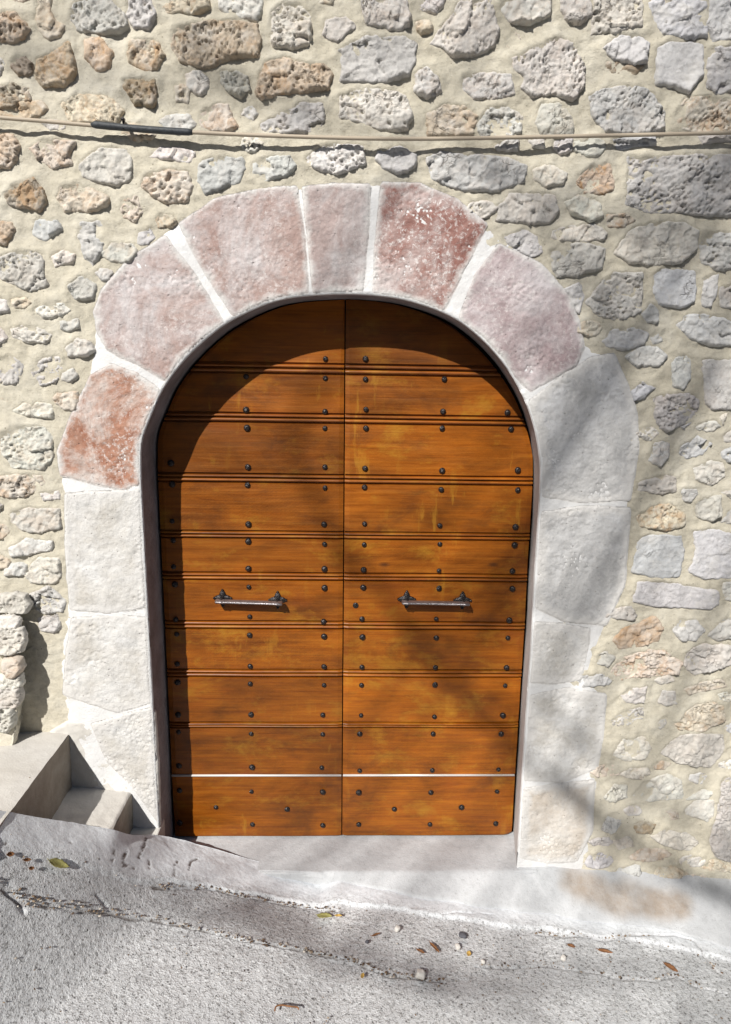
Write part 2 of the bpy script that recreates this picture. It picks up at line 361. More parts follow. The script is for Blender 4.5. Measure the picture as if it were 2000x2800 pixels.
def resample(p, n, closed=False):
    p = np.asarray(p, float)
    if closed: p = np.concatenate([p, p[:1]])
    s = np.r_[0, np.cumsum(np.linalg.norm(np.diff(p, axis=0), axis=1))]
    t = np.linspace(0, s[-1], n, endpoint=not closed)
    return np.stack([np.interp(t, s, p[:, k]) for k in range(p.shape[1])], 1)
arris = np.array([wall(u, v)[[0, 2]] for u, v in ARRIS_PX])
arris[:8, 0] = arris[:8, 0] * 0.35 - 0.803 * 0.65
arris = chaikin(arris, 3, False); arris = resample(arris, 260)
arris[0, 1] = -0.05; arris[-1, 1] = -0.06
i_top = int(np.argmax(arris[:, 1]))
def xl(z): return np.interp(z, arris[:i_top + 1, 1], arris[:i_top + 1, 0])
def xr(z): return np.interp(z, arris[i_top:, 1][::-1], arris[i_top:, 0][::-1])
def inside_opening(x, z, m=0.0):
    return (z < arris[i_top, 1] - m) & (x > xl(z) + m) & (x < xr(z) - m)

# ------------------------------------------------------------------ rubble stones
TINT = dict(b=(0.52, 0.44, 0.34), t=(0.62, 0.56, 0.465), g=(0.57, 0.55, 0.515), w=(0.65, 0.63, 0.585), v=(0.58, 0.575, 0.57), o=(0.59, 0.475, 0.36), d=(0.35, 0.30, 0.235))
STAIN = dict(b=0.55, t=0.5, g=0.12, w=0.2, v=0.04, o=0.8, d=0.5)
def stone_mesh(poly, kind, H=0.024, pitted=False, flat=False, y0=0.0, it=1, seed=0.0, step=0.0050, sink=0.02, fa=1.0):
    """one irregular stone: outline (x, z) on the wall, chipped and weathered towards -y"""
    q = np.asarray(poly, float); w_ = .18 if flat else .24; q = np.stack([q, q * (1 - w_) + np.roll(q, -1, 0) * w_, q * w_ + np.roll(q, -1, 0) * (1 - w_)], 1).reshape(-1, 2); poly = q
    p = chaikin(poly, it, True); per = np.linalg.norm(np.diff(np.r_[p, p[:1]], axis=0), axis=1).sum()
    n = int(np.clip(per / step, 20, 400)); p = resample(p, n, True)
    a = 0.5 * np.sum(p[:, 0] * np.roll(p[:, 1], -1) - np.roll(p[:, 0], -1) * p[:, 1])
    if a < 0: p = p[::-1]
    c = p.mean(0); off = p - c; R = np.linalg.norm(off, axis=1); Rm = R.mean()
    q3 = np.c_[p[:, 0], np.full(n, seed), p[:, 1]]
    jag = (0.004 if flat else 0.009) * fbm(q3, 20, 3) + (0.0015 if flat else 0.005) * fbm(q3, 70, 2)
    b = c + off * (1 + jag / np.maximum(R, 0.02))[:, None]
    lo, hi = b.min(0), b.max(0)
    gx_, gz_ = np.meshgrid(np.arange(lo[0], hi[0], step), np.arange(lo[1], hi[1], step * .87)); gx_ = gx_ + (np.arange(gx_.shape[0]) % 2)[:, None] * step * .5
    I = np.c_[gx_.ravel(), gz_.ravel()]; I = I + rng.uniform(-.12, .12, I.shape) * step
    I = I[in_poly(I, b)]; I = I[seg_dist(I, b) > step * .45] if len(I) else I
    co = [Vector(v) for v in np.r_[b, I]]
    rv, re, rf, _, _, _ = delaunay_2d_cdt(co, [(i, (i + 1) % n) for i in range(n)], [], 1, 1e-6)
    pts = np.array([v[:] for v in rv]); Fc = []
    for f in rf:
        u, v, w = pts[f[0]], pts[f[1]], pts[f[2]]
        Fc.append(tuple(f) if (v[0] - u[0]) * (w[1] - u[1]) - (v[1] - u[1]) * (w[0] - u[0]) > 0 else tuple(reversed(f)))
    dist = seg_dist(pts, b); dist[dist < 1e-5] = 0
    wdt = min(0.010 if flat else 0.011, 0.35 * Rm); e = np.clip(dist / wdt, 0, 1)
    h = H * (1 - (1 - e) ** 2.4)
    p3 = np.c_[pts[:, 0], np.full(len(pts), seed), pts[:, 1]]
    if flat:
        h += e * (0.005 * fbm(p3, 5, 3) + 0.0035 * fbm(p3, 24, 4, 0.6) + 0.0018 * fbm(p3, 80, 3, 0.65))
        h -= e * 0.006 * sstep(0.0, 0.4, fbm(p3 + 8.8, 6, 2)) * (1 - sstep(0.10, 0.34, cells(pts + 0.01 * np.c_[fbm(p3, 30, 2), fbm(p3 + 4.1, 30, 2)], 52)))
    else:
        an = 0.5 + 0.9 * math.sin(seed * 5.3); ca, sa = math.cos(an), math.sin(an)
        sx, sz = p3[:, 0] * ca + p3[:, 2] * sa, -p3[:, 0] * sa + p3[:, 2] * ca
        wp = np.c_[fbm(p3, 16, 3), fbm(p3 + 5.1, 16, 3)]; off2 = np.array([seed * .37 % 7, seed * .61 % 7])
        q2 = np.c_[sx * 0.7, sz] + off2 + wp * 0.012
        rel = ((pts - c) @ np.array([0.45, -0.89])) / max(Rm, .02)
        h += 0.38 * H * np.clip(rel, -1.2, 1.0) * e + fa * e * H * 0.5 * fbm(p3, 7.5, 2)
        h += e * (fa * 0.013 * facets(q2, 17) + fa * 0.007 * facets(q2 + 3.3, 41) + (0.4 + .6 * fa) * 0.0048 * fbm(p3, 60, 3, 0.65))
        if pitted:
            pd = 0.25 + 0.75 * ((seed * 7.13) % 1.0); m = pd * sstep(0.0, 0.30, fbm(p3, 8, 2)); m2 = sstep(-0.25, 0.15, fbm(p3 + 7.7, 10, 2)); q4 = np.c_[sx * 0.65, sz] + off2 + np.c_[fbm(p3, 40, 2), fbm(p3 + 2.1, 40, 2)] * 0.007
            h -= e * (m * 0.017 * (1 - sstep(0.08, 0.30, cells(q4, 38))) + m2 * 0.013 * (1 - sstep(0.10, 0.34, cells(q4 + 3.3, 72))))
            h += e * 0.005 * fbm(p3, 95, 2)
        h = np.maximum(h, -0.006)
    h[dist == 0] = 0.0
    V = np.c_[pts[:, 0], y0 - h, pts[:, 1]]; nb = len(V)
    bi = [int(np.argmin(np.hypot(*(pts - q).T))) for q in b]
    V = np.r_[V, np.c_[b[:, 0], np.full(n, y0 + sink), b[:, 1]]]
    Fc += [(bi[i], nb + i, nb + (i + 1) % n, bi[(i + 1) % n]) for i in range(n)]
    stone_mesh.edge = np.r_[np.clip(1 - dist / 0.06, 0, 1), np.ones(n)]; stone_mesh.outline = b
    return V, Fc, abs(a)
STONES = []
def S(ox, oy, kind, pts, H=0.024): STONES.append((region(ox, oy, pts), kind, H))
L = lambda k, pts, H=0.024: S(0, 0, k, pts, H)
L('bp', [(-20,60),(60,55),(95,90),(125,125),(100,165),(50,175),(-20,180)], .03)
L('t', [(170,-8),(225,-8),(215,40),(240,90),(280,110),(270,155),(215,165),(170,125),(165,70)])
L('gp', [(320,20),(400,-6),(480,-6),(545,60),(560,110),(530,135),(430,140),(345,125),(310,70)], .03)
L('gp', [(575,-8),(670,-8),(690,60),(660,120),(600,120),(565,70)], .032)
L('t', [(690,-10),(920,-10),(925,25),(880,50),(790,45),(710,50)])
L('wp', [(960,-10),(1165,-10),(1165,50),(1140,85),(1050,70),(980,40)])
L('wp', [(1210,60),(1260,20),(1340,15),(1365,60),(1380,120),(1370,190),(1300,215),(1215,205),(1205,120)], .036)
L('g', [(1445,90),(1500,85),(1535,70),(1580,115),(1500,185),(1440,150)], .028)
L('bp', [(770,130),(830,115),(950,95),(1060,95),(1140,110),(1155,170),(1150,250),(1060,240),(980,270),(900,290),(800,270),(765,200)], .034)
L('bp', [(580,180),(640,170),(700,200),(720,240),(690,300),(630,310),(580,270),(568,220)], .03)
L('o', [(375,175),(440,170),(490,230),(480,290),(430,305),(380,250)])
L('dp', [(60,260),(110,250),(140,280),(125,325),(80,330),(55,295)], .03)
L('bp', [(165,270),(230,240),(305,185),(315,240),(330,320),(280,370),(190,375),(160,340)], .032)
L('dp', [(545,355),(620,360),(690,350),(690,410),(680,465),(600,460),(580,410),(545,390)], .034)
L('w', [(820,330),(890,320),(915,350),(915,410),(870,410),(830,380)], .018)
L('tp', [(780,380),(810,370),(840,400),(830,450),(790,440)], .018)
L('gp', [(985,320),(1040,315),(1095,345),(1110,395),(1060,420),(1020,400),(985,360)], .028)
L('bp', [(1150,370),(1180,280),(1260,260),(1340,280),(1440,290),(1475,330),(1465,385),(1340,405),(1250,410),(1160,435),(1140,410)], .036)
S(0, 0, 'v', [(a*1.624, b*1.624) for a, b in [(920,140),(1000,103),(1110,102),(1138,117),(1132,175),(1118,200),(1050,222),(930,220),(940,180)]], .032)
L('dp', [(-20,390),(60,375),(120,400),(130,440),(60,470),(-20,480)], .034)
L('b', [(-20,490),(110,455),(180,450),(205,480),(180,510),(60,515),(-20,510)])
L('tp', [(275,460),(330,420),(420,425),(500,440),(535,490),(520,535),(400,540),(300,530)])
L('t', [(880,510),(960,465),(1010,460),(1025,520),(1060,560),(1000,580),(890,560)], .018)
L('gp', [(1150,560),(1260,500),(1340,460),(1430,460),(1435,540),(1400,580),(1290,585),(1170,575)])
S(0, 0, 'wp', [(a*1.624, b*1.624) for a, b in [(930,265),(1000,240),(1040,240),(1110,262),(1130,320),(1115,350),(1040,350),(1000,330),(935,320)]], .028)
L('bp', [(-20,595),(60,600),(85,640),(70,700),(30,740),(-20,745)], .03)
L('tp', [(130,660),(180,620),(270,625),(330,630),(300,680),(320,720),(240,745),(170,700)], .026)
L('g', [(345,740),(400,690),(440,660),(560,665),(585,720),(575,790),(520,815),(440,805),(370,775)], .028)
L('w', [(650,690),(720,655),(800,660),(860,680),(840,715),(760,705)], .022)
L('v', [(880,730),(930,705),(1080,705),(1090,750),(1060,800),(980,830),(910,860),(880,800)], .018)
L('v', [(1120,730),(1180,700),(1290,695),(1310,730),(1280,770),(1170,800),(1130,780)], .018)
L('wp', [(1350,715),(1420,655),(1500,640),(1610,650),(1620,720),(1500,770),(1420,750)], .028)
L('tp', [(640,790),(720,760),(830,765),(850,820),(830,880),(740,895),(670,860),(630,820)], .026)
L('dp', [(20,870),(70,820),(150,790),(180,840),(200,900),(170,930),(60,910),(20,890)], .034)
L('tp', [(265,830),(380,825),(480,880),(470,910),(380,930),(290,930),(260,880)], .024)
L('bp', [(-20,980),(50,990),(60,1020),(30,1050),(20,1090),(-20,1090)], .028)
L('v', [(150,980),(240,975),(270,1010),(200,1060),(150,1040)], .014)
L('v', [(354,994),(446,983),(471,1023),(446,1120),(410,1180),(382,1137),(350,1056)], .02)
L('v', [(615,1040),(660,1020),(680,1050),(650,1080),(610,1075)], .012)
A3 = lambda k, pts, H=0.022: S(0, 600, k, pts, H)
A3('gp', [(-20,180),(60,140),(150,145),(185,180),(180,230),(210,290),(130,310),(30,280),(-20,240)])
A3('w', [(230,170),(280,140),(330,160),(320,185),(240,205)])
A3('g', [(305,300),(360,255),(425,290),(420,345),(330,350)])
A3('w', [(-20,340),(30,360),(35,400),(-20,420)])
A3('wp', [(150,400),(200,375),(280,370),(305,400),(270,425),(190,430)])
A3('wp', [(40,490),(100,470),(170,490),(225,515),(200,545),(120,540),(50,520)])
A3('w', [(265,460),(340,450),(350,475),(300,490),(270,480)])
A3('w', [(295,580),(340,530),(400,545),(420,580),(380,600),(300,600)], .026)
A3('gp', [(-20,620),(70,610),(100,650),(80,730),(-20,735)])
A3('wp', [(140,680),(190,620),(260,615),(275,660),(240,720),(180,730)])
A3('g', [(275,690),(320,670),(340,700),(310,720),(270,710)])
A3('w', [(40,850),(110,820),(230,825),(235,880),(140,875)])
A3('wp', [(10,960),(60,920),(190,930),(225,970),(230,1050),(190,1110),(60,1100),(10,1040)], .028)
A5 = lambda k, pts, H=0.022: S(0, 1300, k, pts, H)
A5('tp', [(-20,10),(60,0),(190,5),(200,30),(110,90),(40,95),(-20,90)])
A5('w', [(170,85),(260,75),(270,100),(190,110)])
A5('w', [(45,165),(150,150),(260,155),(265,235),(180,250),(100,240),(50,205)], .026)
A5('w', [(40,330),(120,285),(230,300),(225,330),(40,360)], .026)
A5('w', [(110,440),(170,370),(260,375),(270,440),(240,475),(130,475)], .018)
A5('gp', [(130,530),(210,500),(290,560),(275,605),(200,610),(130,590)], .018)
A5('w', [(170,640),(250,620),(265,680),(230,700),(180,690)], .014)
B = lambda k, pts, H=0.026: S(1000, 0, k, pts, H)
B('wp', [(-24,-10),(180,-10),(198,65),(192,110),(160,130),(82,110),(0,100)], .032)
B('gp', [(290,190),(330,140),(400,50),(420,10),(560,-8),(575,80),(590,140),(570,200),(480,240),(400,245),(350,200)], .038)
B('w', [(600,10),(620,-10),(820,-10),(815,60),(740,95),(640,95),(610,50)], .036)
B('w', [(865,-10),(995,-10),(1000,70),(960,95),(900,85),(870,40)], .03)
B('gp', [(1020,-10),(1235,-10),(1225,115),(1150,130),(1070,135),(1005,150),(1010,80)], .03)
B('v', [(1260,10),(1300,-8),(1515,-8),(1515,165),(1430,160),(1330,150),(1285,80)])
B('v', [(1530,-10),(1660,-10),(1660,180),(1545,180),(1525,100)])
B('gp', [(640,270),(740,220),(860,170),(920,200),(970,290),(970,380),(920,445),(830,410),(740,430),(690,390),(710,340),(660,310)], .042)
B('v', [(1060,220),(1130,160),(1220,165),(1255,200),(1250,270),(1200,285),(1090,240)], .038)
B('d', [(1050,275),(1140,270),(1240,295),(1200,325),(1100,310)], .014)
B('vf', [(1295,210),(1360,190),(1500,195),(1500,320),(1440,405),(1370,375),(1300,375)], .03)
B('v', [(1530,220),(1660,190),(1660,400),(1560,410),(1525,390)])
B('wp', [(430,340),(520,325),(650,330),(665,420),(590,440),(480,435),(435,400)])
B('wp', [(225,330),(270,300),(310,330),(335,410),(280,430),(220,400)])
B('gp', [(990,430),(1060,400),(1180,380),(1260,410),(1330,500),(1330,570),(1250,590),(1080,585),(1010,520)], .036)
B('tp', [(1370,510),(1430,440),(1500,425),(1600,440),(1660,460),(1660,590),(1500,590),(1400,560)])
B('t', [(275,510),(340,470),(440,475),(495,520),(480,590),(380,600),(280,595)])
B('wp', [(500,560),(540,480),(640,480),(700,510),(690,590),(600,600),(520,600)])
B('g', [(760,540),(780,460),(870,460),(920,540),(925,600),(780,600)])
B('g', [(545,630),(690,625),(680,660),(590,660)], .03)
B('w', [(720,625),(820,625),(800,645),(740,645)], .018)
B('gp', [(830,630),(925,620),(920,665),(870,675),(840,650)], .028)
B('v', [(1090,625),(1300,610),(1300,635),(1120,660)])
B('w', [(1470,610),(1660,595),(1660,615),(1500,630)])
B('v', [(55,700),(60,670),(150,655),(225,690),(225,730),(150,760),(80,740)])
B('g', [(275,700),(330,675),(500,690),(620,705),(715,740),(710,800),(590,845),(440,840),(300,790)])
B('w', [(745,760),(800,730),(900,770),(880,810),(800,825),(750,790)])
B('o', [(930,810),(1000,740),(1080,725),(1105,780),(1100,840),(1060,865),(980,850)])
B('gp', [(1165,695),(1300,700),(1450,692),(1680,690),(1680,960),(1500,950),(1350,940),(1250,935),(1160,910),(1170,800)], .028)
B('g', [(600,910),(650,865),(750,860),(840,870),(860,930),(820,980),(740,990),(690,985),(585,975)])
B('w', [(890,900),(950,865),(1040,900),(1055,960),(1000,980),(920,940)])
B('w', [(830,1030),(900,1005),(1020,1000),(1075,1040),(1060,1060),(880,1065),(830,1050)])
C4 = lambda k, pts, H=0.024: S(1000, 600, k, pts, H)
C4('v', [(620,80),(700,50),(770,90),(785,140),(740,160),(650,110)], .018)
C4('g', [(820,140),(870,110),(1000,110),(1065,130),(1055,210),(960,240),(850,250),(830,190)])
C4('g', [(1105,150),(1170,50),(1300,20),(1420,15),(1475,50),(1470,130),(1400,190),(1280,200),(1170,190)], .034)
C4('gp', [(1490,110),(1510,60),(1660,60),(1660,200),(1570,225),(1500,190)])
C4('gp', [(985,370),(1060,270),(1110,240),(1230,235),(1225,410),(1140,445),(1040,420)])
C4('v', [(890,310),(950,290),(970,340),(950,410),(900,370)], .016)
C4('vf', [(1280,240),(1320,225),(1465,230),(1465,370),(1380,385),(1300,370),(1285,310)], .03)
C4('v', [(1510,260),(1570,245),(1560,320),(1530,390),(1500,390)])
C4('w', [(1580,300),(1660,290),(1660,400),(1585,380)])
C4('v', [(1235,420),(1270,380),(1300,400),(1290,465),(1255,450)])
C4('v', [(1380,470),(1430,430),(1520,425),(1600,450),(1660,490),(1660,555),(1540,555),(1440,520)])
C4('v', [(1045,545),(1100,500),(1190,480),(1260,510),(1240,550),(1160,575),(1080,565)])
C4('v', [(1270,510),(1300,490),(1320,540),(1280,550)], .014)
C4('v', [(1150,610),(1220,570),(1300,570),(1340,610),(1310,645),(1200,645)])
C4('v', [(1365,640),(1400,600),(1440,620),(1440,710),(1410,750),(1375,740),(1370,690)])
C4('v', [(1185,770),(1230,720),(1285,750),(1240,790),(1195,800)])
C4('gp', [(1285,790),(1340,780),(1440,775),(1480,810),(1460,880),(1400,910),(1340,940),(1300,910)], .026)
C4('v', [(1400,922),(1470,900),(1455,935),(1415,945)], .016)
C4('wf', [(1505,620),(1680,620),(1680,845),(1540,840),(1510,800)], .03)
C4('w', [(1560,870),(1610,860),(1590,915)], .014)
C4('v', [(1400,1010),(1480,965),(1540,1000),(1500,1040),(1420,1060),(1395,1040)])
C4('w', [(1265,1040),(1290,990),(1350,990),(1345,1050),(1310,1095),(1260,1070)])
C4('w', [(1590,960),(1660,920),(1660,985),(1600,985)])
C4('w', [(1460,1110),(1535,1080),(1590,1090),(1600,1137),(1543,1177),(1470,1153)])
D = lambda k, pts, H=0.022: S(1000, 1300, k, pts, H)
D('g', [(1210,40),(1300,0),(1380,10),(1380,70),(1320,80),(1220,65)])
D('g', [(1480,130),(1500,100),(1580,95),(1580,180),(1540,195),(1480,190)], .026)
D('tp', [(1210,190),(1270,140),(1350,130),(1420,180),(1420,220),(1350,240),(1220,225)], .026)
D('w', [(1580,70),(1660,60),(1660,115)])
D('vf', [(1190,430),(1210,310),(1240,270),(1400,275),(1415,340),(1390,450),(1300,455)])
D('vf', [(1445,430),(1480,330),(1460,250),(1540,245),(1680,270),(1680,455),(1500,455)])
D('vf', [(1190,560),(1210,480),(1280,470),(1570,520),(1570,570),(1540,590),(1300,580)], .026)
D('w', [(1590,480),(1660,470),(1660,560),(1600,550)])
D('o', [(1110,740),(1140,690),(1290,630),(1320,680),(1300,735),(1200,765),(1130,770)], .016)
D('v', [(1370,690),(1400,640),(1470,645),(1510,690),(1470,735),(1400,730)])
D('g', [(1520,720),(1600,640),(1660,640),(1660,720),(1560,735)])
D('tp', [(1095,870),(1130,820),(1250,780),(1330,785),(1410,840),(1390,880),(1280,890),(1130,905)])
D('g', [(1430,790),(1500,750),(1660,770),(1660,830),(1560,860),(1470,885),(1420,850)])
D('g', [(1140,980),(1170,945),(1250,945),(1240,1010),(1160,1010)], .016)
D('w', [(1280,915),(1350,890),(1380,910),(1310,930)], .012)
D('w', [(1310,1010),(1320,960),(1380,960),(1380,1020),(1340,1025)], .016)
D('tp', [(1420,960),(1490,930),(1590,910),(1610,935),(1500,960),(1440,970)])
D('gp', [(1095,1100),(1150,1050),(1240,1040),(1230,1080),(1170,1110),(1110,1110)], .016)
D('g', [(1300,1110),(1330,1060),(1345,1090),(1310,1130)], .014)
D('tp', [(1375,1110),(1440,1050),(1530,1000),(1590,1030),(1600,1090),(1500,1137),(1400,1130)], .026)
E8 = lambda k, pts, H=0.02: S(1000, 2000, k, pts, H)
E8('w', [(1100,110),(1140,40),(1240,30),(1270,80),(1240,125),(1150,130)], .016)
E8('g', [(1310,100),(1400,20),(1590,20),(1590,90),(1530,160),(1390,140)], .026)
E8('gp', [(1060,300),(1110,240),(1160,250),(1160,295),(1090,315)])
E8('w', [(1180,300),(1240,230),(1330,195),(1400,220),(1430,290),(1500,250),(1540,270),(1520,300),(1400,300),(1250,310)])
E8('wf', [(1420,350),(1470,310),(1550,305),(1545,370),(1520,400),(1430,370)], .024)
E8('v', [(1050,440),(1080,370),(1130,360),(1140,410),(1090,460)])
E8('d', [(1195,420),(1240,400),(1290,420),(1270,455),(1210,450)])
E8('g', [(1270,470),(1330,440),(1440,460),(1480,500),(1440,530),(1330,510)])
E8('t', [(1320,370),(1380,350),(1390,390),(1340,400)], .012)
E8('gp', [(1590,200),(1680,180),(1680,600),(1560,560),(1530,480),(1560,380)], .03)
E8('w', [(1100,490),(1170,470),(1190,510),(1130,530)], .014)
E8('tp', [(1490,610),(1540,580),(1660,585),(1660,625),(1540,620)])
def grow(poly, d):
    cc = poly.mean(0); tn = np.roll(poly, -1, 0) - np.roll(poly, 1, 0); nrm = np.c_[tn[:, 1], -tn[:, 0]]; nrm /= np.linalg.norm(nrm, axis=1)[:, None]
    nrm *= np.sign(np.sum(nrm * (poly - cc), 1))[:, None]; return poly + nrm * d
def spaced(lo, dlo, dhi, hi, fine, coarse):
    return np.r_[np.arange(lo, dlo, coarse), np.arange(dlo, dhi, fine), np.arange(dhi, hi + coarse, coarse)]
gx = spaced(-4.2, -1.72, 2.10, 4.6, 0.0075, 0.08); gz = spaced(-1.6, -0.32, 3.72, 5.6, 0.0075, 0.08)
X, Z = np.meshgrid(gx, gz); P = np.stack([X.ravel(), np.zeros(X.size), Z.ravel()], 1); P2 = P[:, [0, 2]]
near = np.full(len(P), 0.3); lift = np.zeros(len(P))
n_a = 0.75 + 0.7 * fbm(P, 13, 3); n_b = fbm(P + 3.7, 28, 3)
def press(b, H):
    """mortar is smeared up to the stone, more on its upper left than under it"""
    lo, hi = b.min(0) - 0.10, b.max(0) + 0.10
    k = np.where((P2[:, 0] > lo[0]) & (P2[:, 0] < hi[0]) & (P2[:, 1] > lo[1]) & (P2[:, 1] < hi[1]))[0]
    if not len(k): return
    q = P2[k]; d = seg_dist(q, b); ins = in_poly(q, b); c = b.mean(0); v = (q - c) / (np.linalg.norm(q - c, axis=1)[:, None] + 1e-6)
    A = np.clip(0.50 + 0.38 * (v @ np.array([-0.45, 0.89])), 0, 1) * np.clip(n_a[k], .3, 1.5)
    r = np.where(ins, H * A * 0.9 + 0.006 * n_b[k] - d * 0.55, H * A * np.exp(-d / 0.028))
    lift[k] = np.maximum(lift[k], r); near[k] = np.minimum(near[k], np.where(ins, 0.0, d))
built = []
for k, (px, kind, H) in enumerate(STONES):
    poly = grow(np.array([wall(u, v, -0.012)[[0, 2]] for u, v in px]), 0.010)
    V, Fc, area = stone_mesh(poly, kind[0], H * 0.54, 'p' in kind, seed=k * 1.37, fa=0.3 if 'f' in kind else 1.0)
    press(stone_mesh.outline, H * 0.66); built.append((area, k, V, Fc, kind))
# low filler stones in the wide mortar gaps
arch_px = full([(215,1900),(60,1660),(110,1540),(125,1370),(118,1090),(110,1000),(145,915),(185,830),(195,680),(275,560),(368,494),(475,426),(665,396),(850,388),(945,396),(1105,485),(1215,572),(1302,698),(1312,760),(1380,772),(1432,920),(1436,1000),(1420,1110),(1405,1300),(1365,1405),(1318,1510),(1367,1540),(1350,1700),(1332,1850),(1325,2000)])
arch_poly = np.array([wall(u, v, 0.0)[[0, 2]] for u, v in arch_px])
ok = ~in_poly(P2, arch_poly) & (P2[:, 0] > -1.62) & (P2[:, 0] < 2.0) & (P2[:, 1] < 3.66) & ~((P2[:, 0] < -1.15) & (P2[:, 1] < 1.45)) & (P2[:, 1] > np.where(P2[:, 0] > 0, 0.02 - 0.05 * P2[:, 0], .75))
r1 = random.Random(17); kf = 500
for _ in range(230):
    sc_ = np.where(ok, near, 0) + rng.uniform(0, 0.006, len(near)); j = int(np.argmax(sc_)); d = near[j]
    if d < 0.0185: break
    rr = min(d * r1.uniform(0.72, 0.95), 0.055); el = r1.uniform(1.0, 1.9); m = r1.randint(5, 8); c = P2[j]
    poly = np.array([(c[0] + rr * el * math.cos(q) * r1.uniform(.75, 1.1), c[1] + rr / el ** .4 * math.sin(q) * r1.uniform(.75, 1.1)) for q in [2 * math.pi * (i + r1.uniform(-.2, .2)) / m for i in range(m)]])
    kd = r1.choice(['t', 'w', 'wp', 't', 'tp', 'g'] if c[0] < 0.6 else ['w', 'v', 'g', 't', 'wp']); H = r1.uniform(.007, .015); kf += 1
    V, Fc, area = stone_mesh(poly, kd[0], H, 'p' in kd, seed=kf * 1.13); press(stone_mesh.outline, H * 1.1); built.append((area * .01, kf, V, Fc, kd))
built.sort(key=lambda b: -b[0])
# the wall itself: one sheet of mortar, left open at the doorway
Yw = 0.010 * fbm(P, 2.6, 3) + 0.008 * fbm(P, 9, 3) + 0.0035 * fbm(P, 38, 3) - 0.0045 * np.abs(fbm(P * [1, 1, 1.6], 16, 3))
P[:, 1] = np.clip(Yw, -0.012, 0.02) - lift
fc = np.array(grid_faces(len(gx), len(gz)))
cxz = P[fc].mean(1); keep = ~inside_opening(cxz[:, 0], cxz[:, 2], -0.03)
stone_wall = mesh_obj('stone_wall', P, fc[keep], M['mortar'])
tag(stone_wall, 'rubble limestone wall with cream lime mortar around the arched wooden door', 'wall', kind='thing')
def stone_attrs(nv, kind, k):
    r = random.Random(k * 13 + 5); t = np.array(TINT[kind[0]]) * r.uniform(0.88, 1.1) * np.array([r.uniform(.97, 1.03), 1, r.uniform(.95, 1.05)])
    return np.tile(t, (nv, 1)), np.full(nv, STAIN[kind[0]] * r.uniform(0.5, 1.2))
for area, k, V, Fc, kind in built[:100]:
    t, s = stone_attrs(len(V), kind, k)
    mesh_obj('stone', V, Fc, M['stone'], stone_wall, True, {'tint': t, 'stain': s})
small = MB()
for area, k, V, Fc, kind in built[100:]:
    t, s = stone_attrs(len(V), kind, k); small.add(V, Fc, tint=t, stain=s)
# the wall goes on past the picture on both sides and above
r2 = random.Random(3); row = -0.5
while row < 5.2:
    hh = r2.uniform(0.10, 0.19); x = -4.0 + r2.uniform(0, .2)
    while x < 4.4:
        w = r2.uniform(0.12, 0.34); cxx = x + w / 2; czz = row + hh / 2 + r2.uniform(-.035, .035)
        vis_l = np.interp(czz, [0.3, 3.5], [-1.56, -1.26]); vis_r = np.interp(czz, [-0.2, 3.6], [1.93, 1.42])
        if x + w < vis_l - .04 or x > vis_r + .05 or row > 3.62:
            n = 7; poly = [(cxx + w * .43 * math.copysign(abs(math.cos(q)) ** .8, math.cos(q)) * r2.uniform(.6, 1.12), czz + hh * .40 * math.copysign(abs(math.sin(q)) ** .8, math.sin(q)) * r2.uniform(.6, 1.15)) for q in [2 * math.pi * i / n + .3 for i in range(n)]]
            kd = r2.choice(['g', 'gp', 'w', 'wp', 'v', 'tp', 'bp']); k = 900 + int(cxx * 50) + int(czz * 777)
            V, Fc, a = stone_mesh(np.array(poly), kd[0], r2.uniform(.018, .03), 'p' in kd, seed=k * .77, step=0.014)
            t, s = stone_attrs(len(V), kd, k); small.add(V, Fc, tint=t, stain=s)
        x += w + r2.uniform(.02, .06)
    row += hh + 0.035
sm = small.build('small_stones', M['stone'], stone_wall); tag(sm, kind='stuff')

# ------------------------------------------------------------------ stone arch round the door
arch = empty('stone_arch', (0, 0, 0)); tag(arch, 'round stone arch of pinkish and whitewashed blocks framing the wooden door', 'arch')
PAIRS = [((200,1790),(353,1855)),((170,1660),(346,1690)),((125,1545),(342,1600)),((140,1370),(330,1365)),((135,1095),(316,1090)),((126,1010),(316,1030)),((158,920),(336,922)),((203,830),(358,868)),((206,690),(400,808)),((283,572),(450,758)),
    ((373,506),(505,714)),((480,438),(590,674)),((665,408),(697,656)),((760,405),(770,653)),((850,400),(835,655)),((937,406),(905,665)),((1092,496),(1003,699)),((1203,582),(1065,746)),((1288,703),(1115,800)),
    ((1302,768),(1150,855)),((1372,782),(1174,905)),((1419,920),(1190,960)),((1422,1000),(1200,1030)),((1407,1110),(1198,1110)),((1392,1300),(1186,1280)),((1352,1392),(1182,1375)),((1303,1510),(1172,1510)),((1353,1540),(1170,1545)),((1337,1700),(1161,1700)),((1318,1850),(1153,1850)),((1310,1930),(1149,1930))]
po = np.array([wall(*full([o])[0])[[0, 2]] for o, i in PAIRS]); pi = np.array([wall(*full([i])[0])[[0, 2]] for o, i in PAIRS])
def near_arris(p, lift):      # inner edge sits exactly on the opening outline
    k = np.argmin(np.linalg.norm(arris - p, axis=1)); return arris[k]
pi = np.array([near_arris(p, 0) for p in pi])
po = chaikin(po, 2, False); t = np.linspace(0, 1, len(po)); ti = np.linspace(0, 1, len(pi)); nn = 300
tt = np.linspace(0, 1, nn); po = np.stack([np.interp(tt, t, po[:, k]) for k in (0, 1)], 1); pi2 = np.stack([np.interp(tt, ti, pi[:, k]) for k in (0, 1)], 1)
pi2 = np.array([near_arris(p, 0) for p in pi2]); pi2 = chaikin(pi2, 1, False); pi2 = resample(pi2, nn) if False else pi2[np.linspace(0, len(pi2) - 1, nn).astype(int)]
rows = []
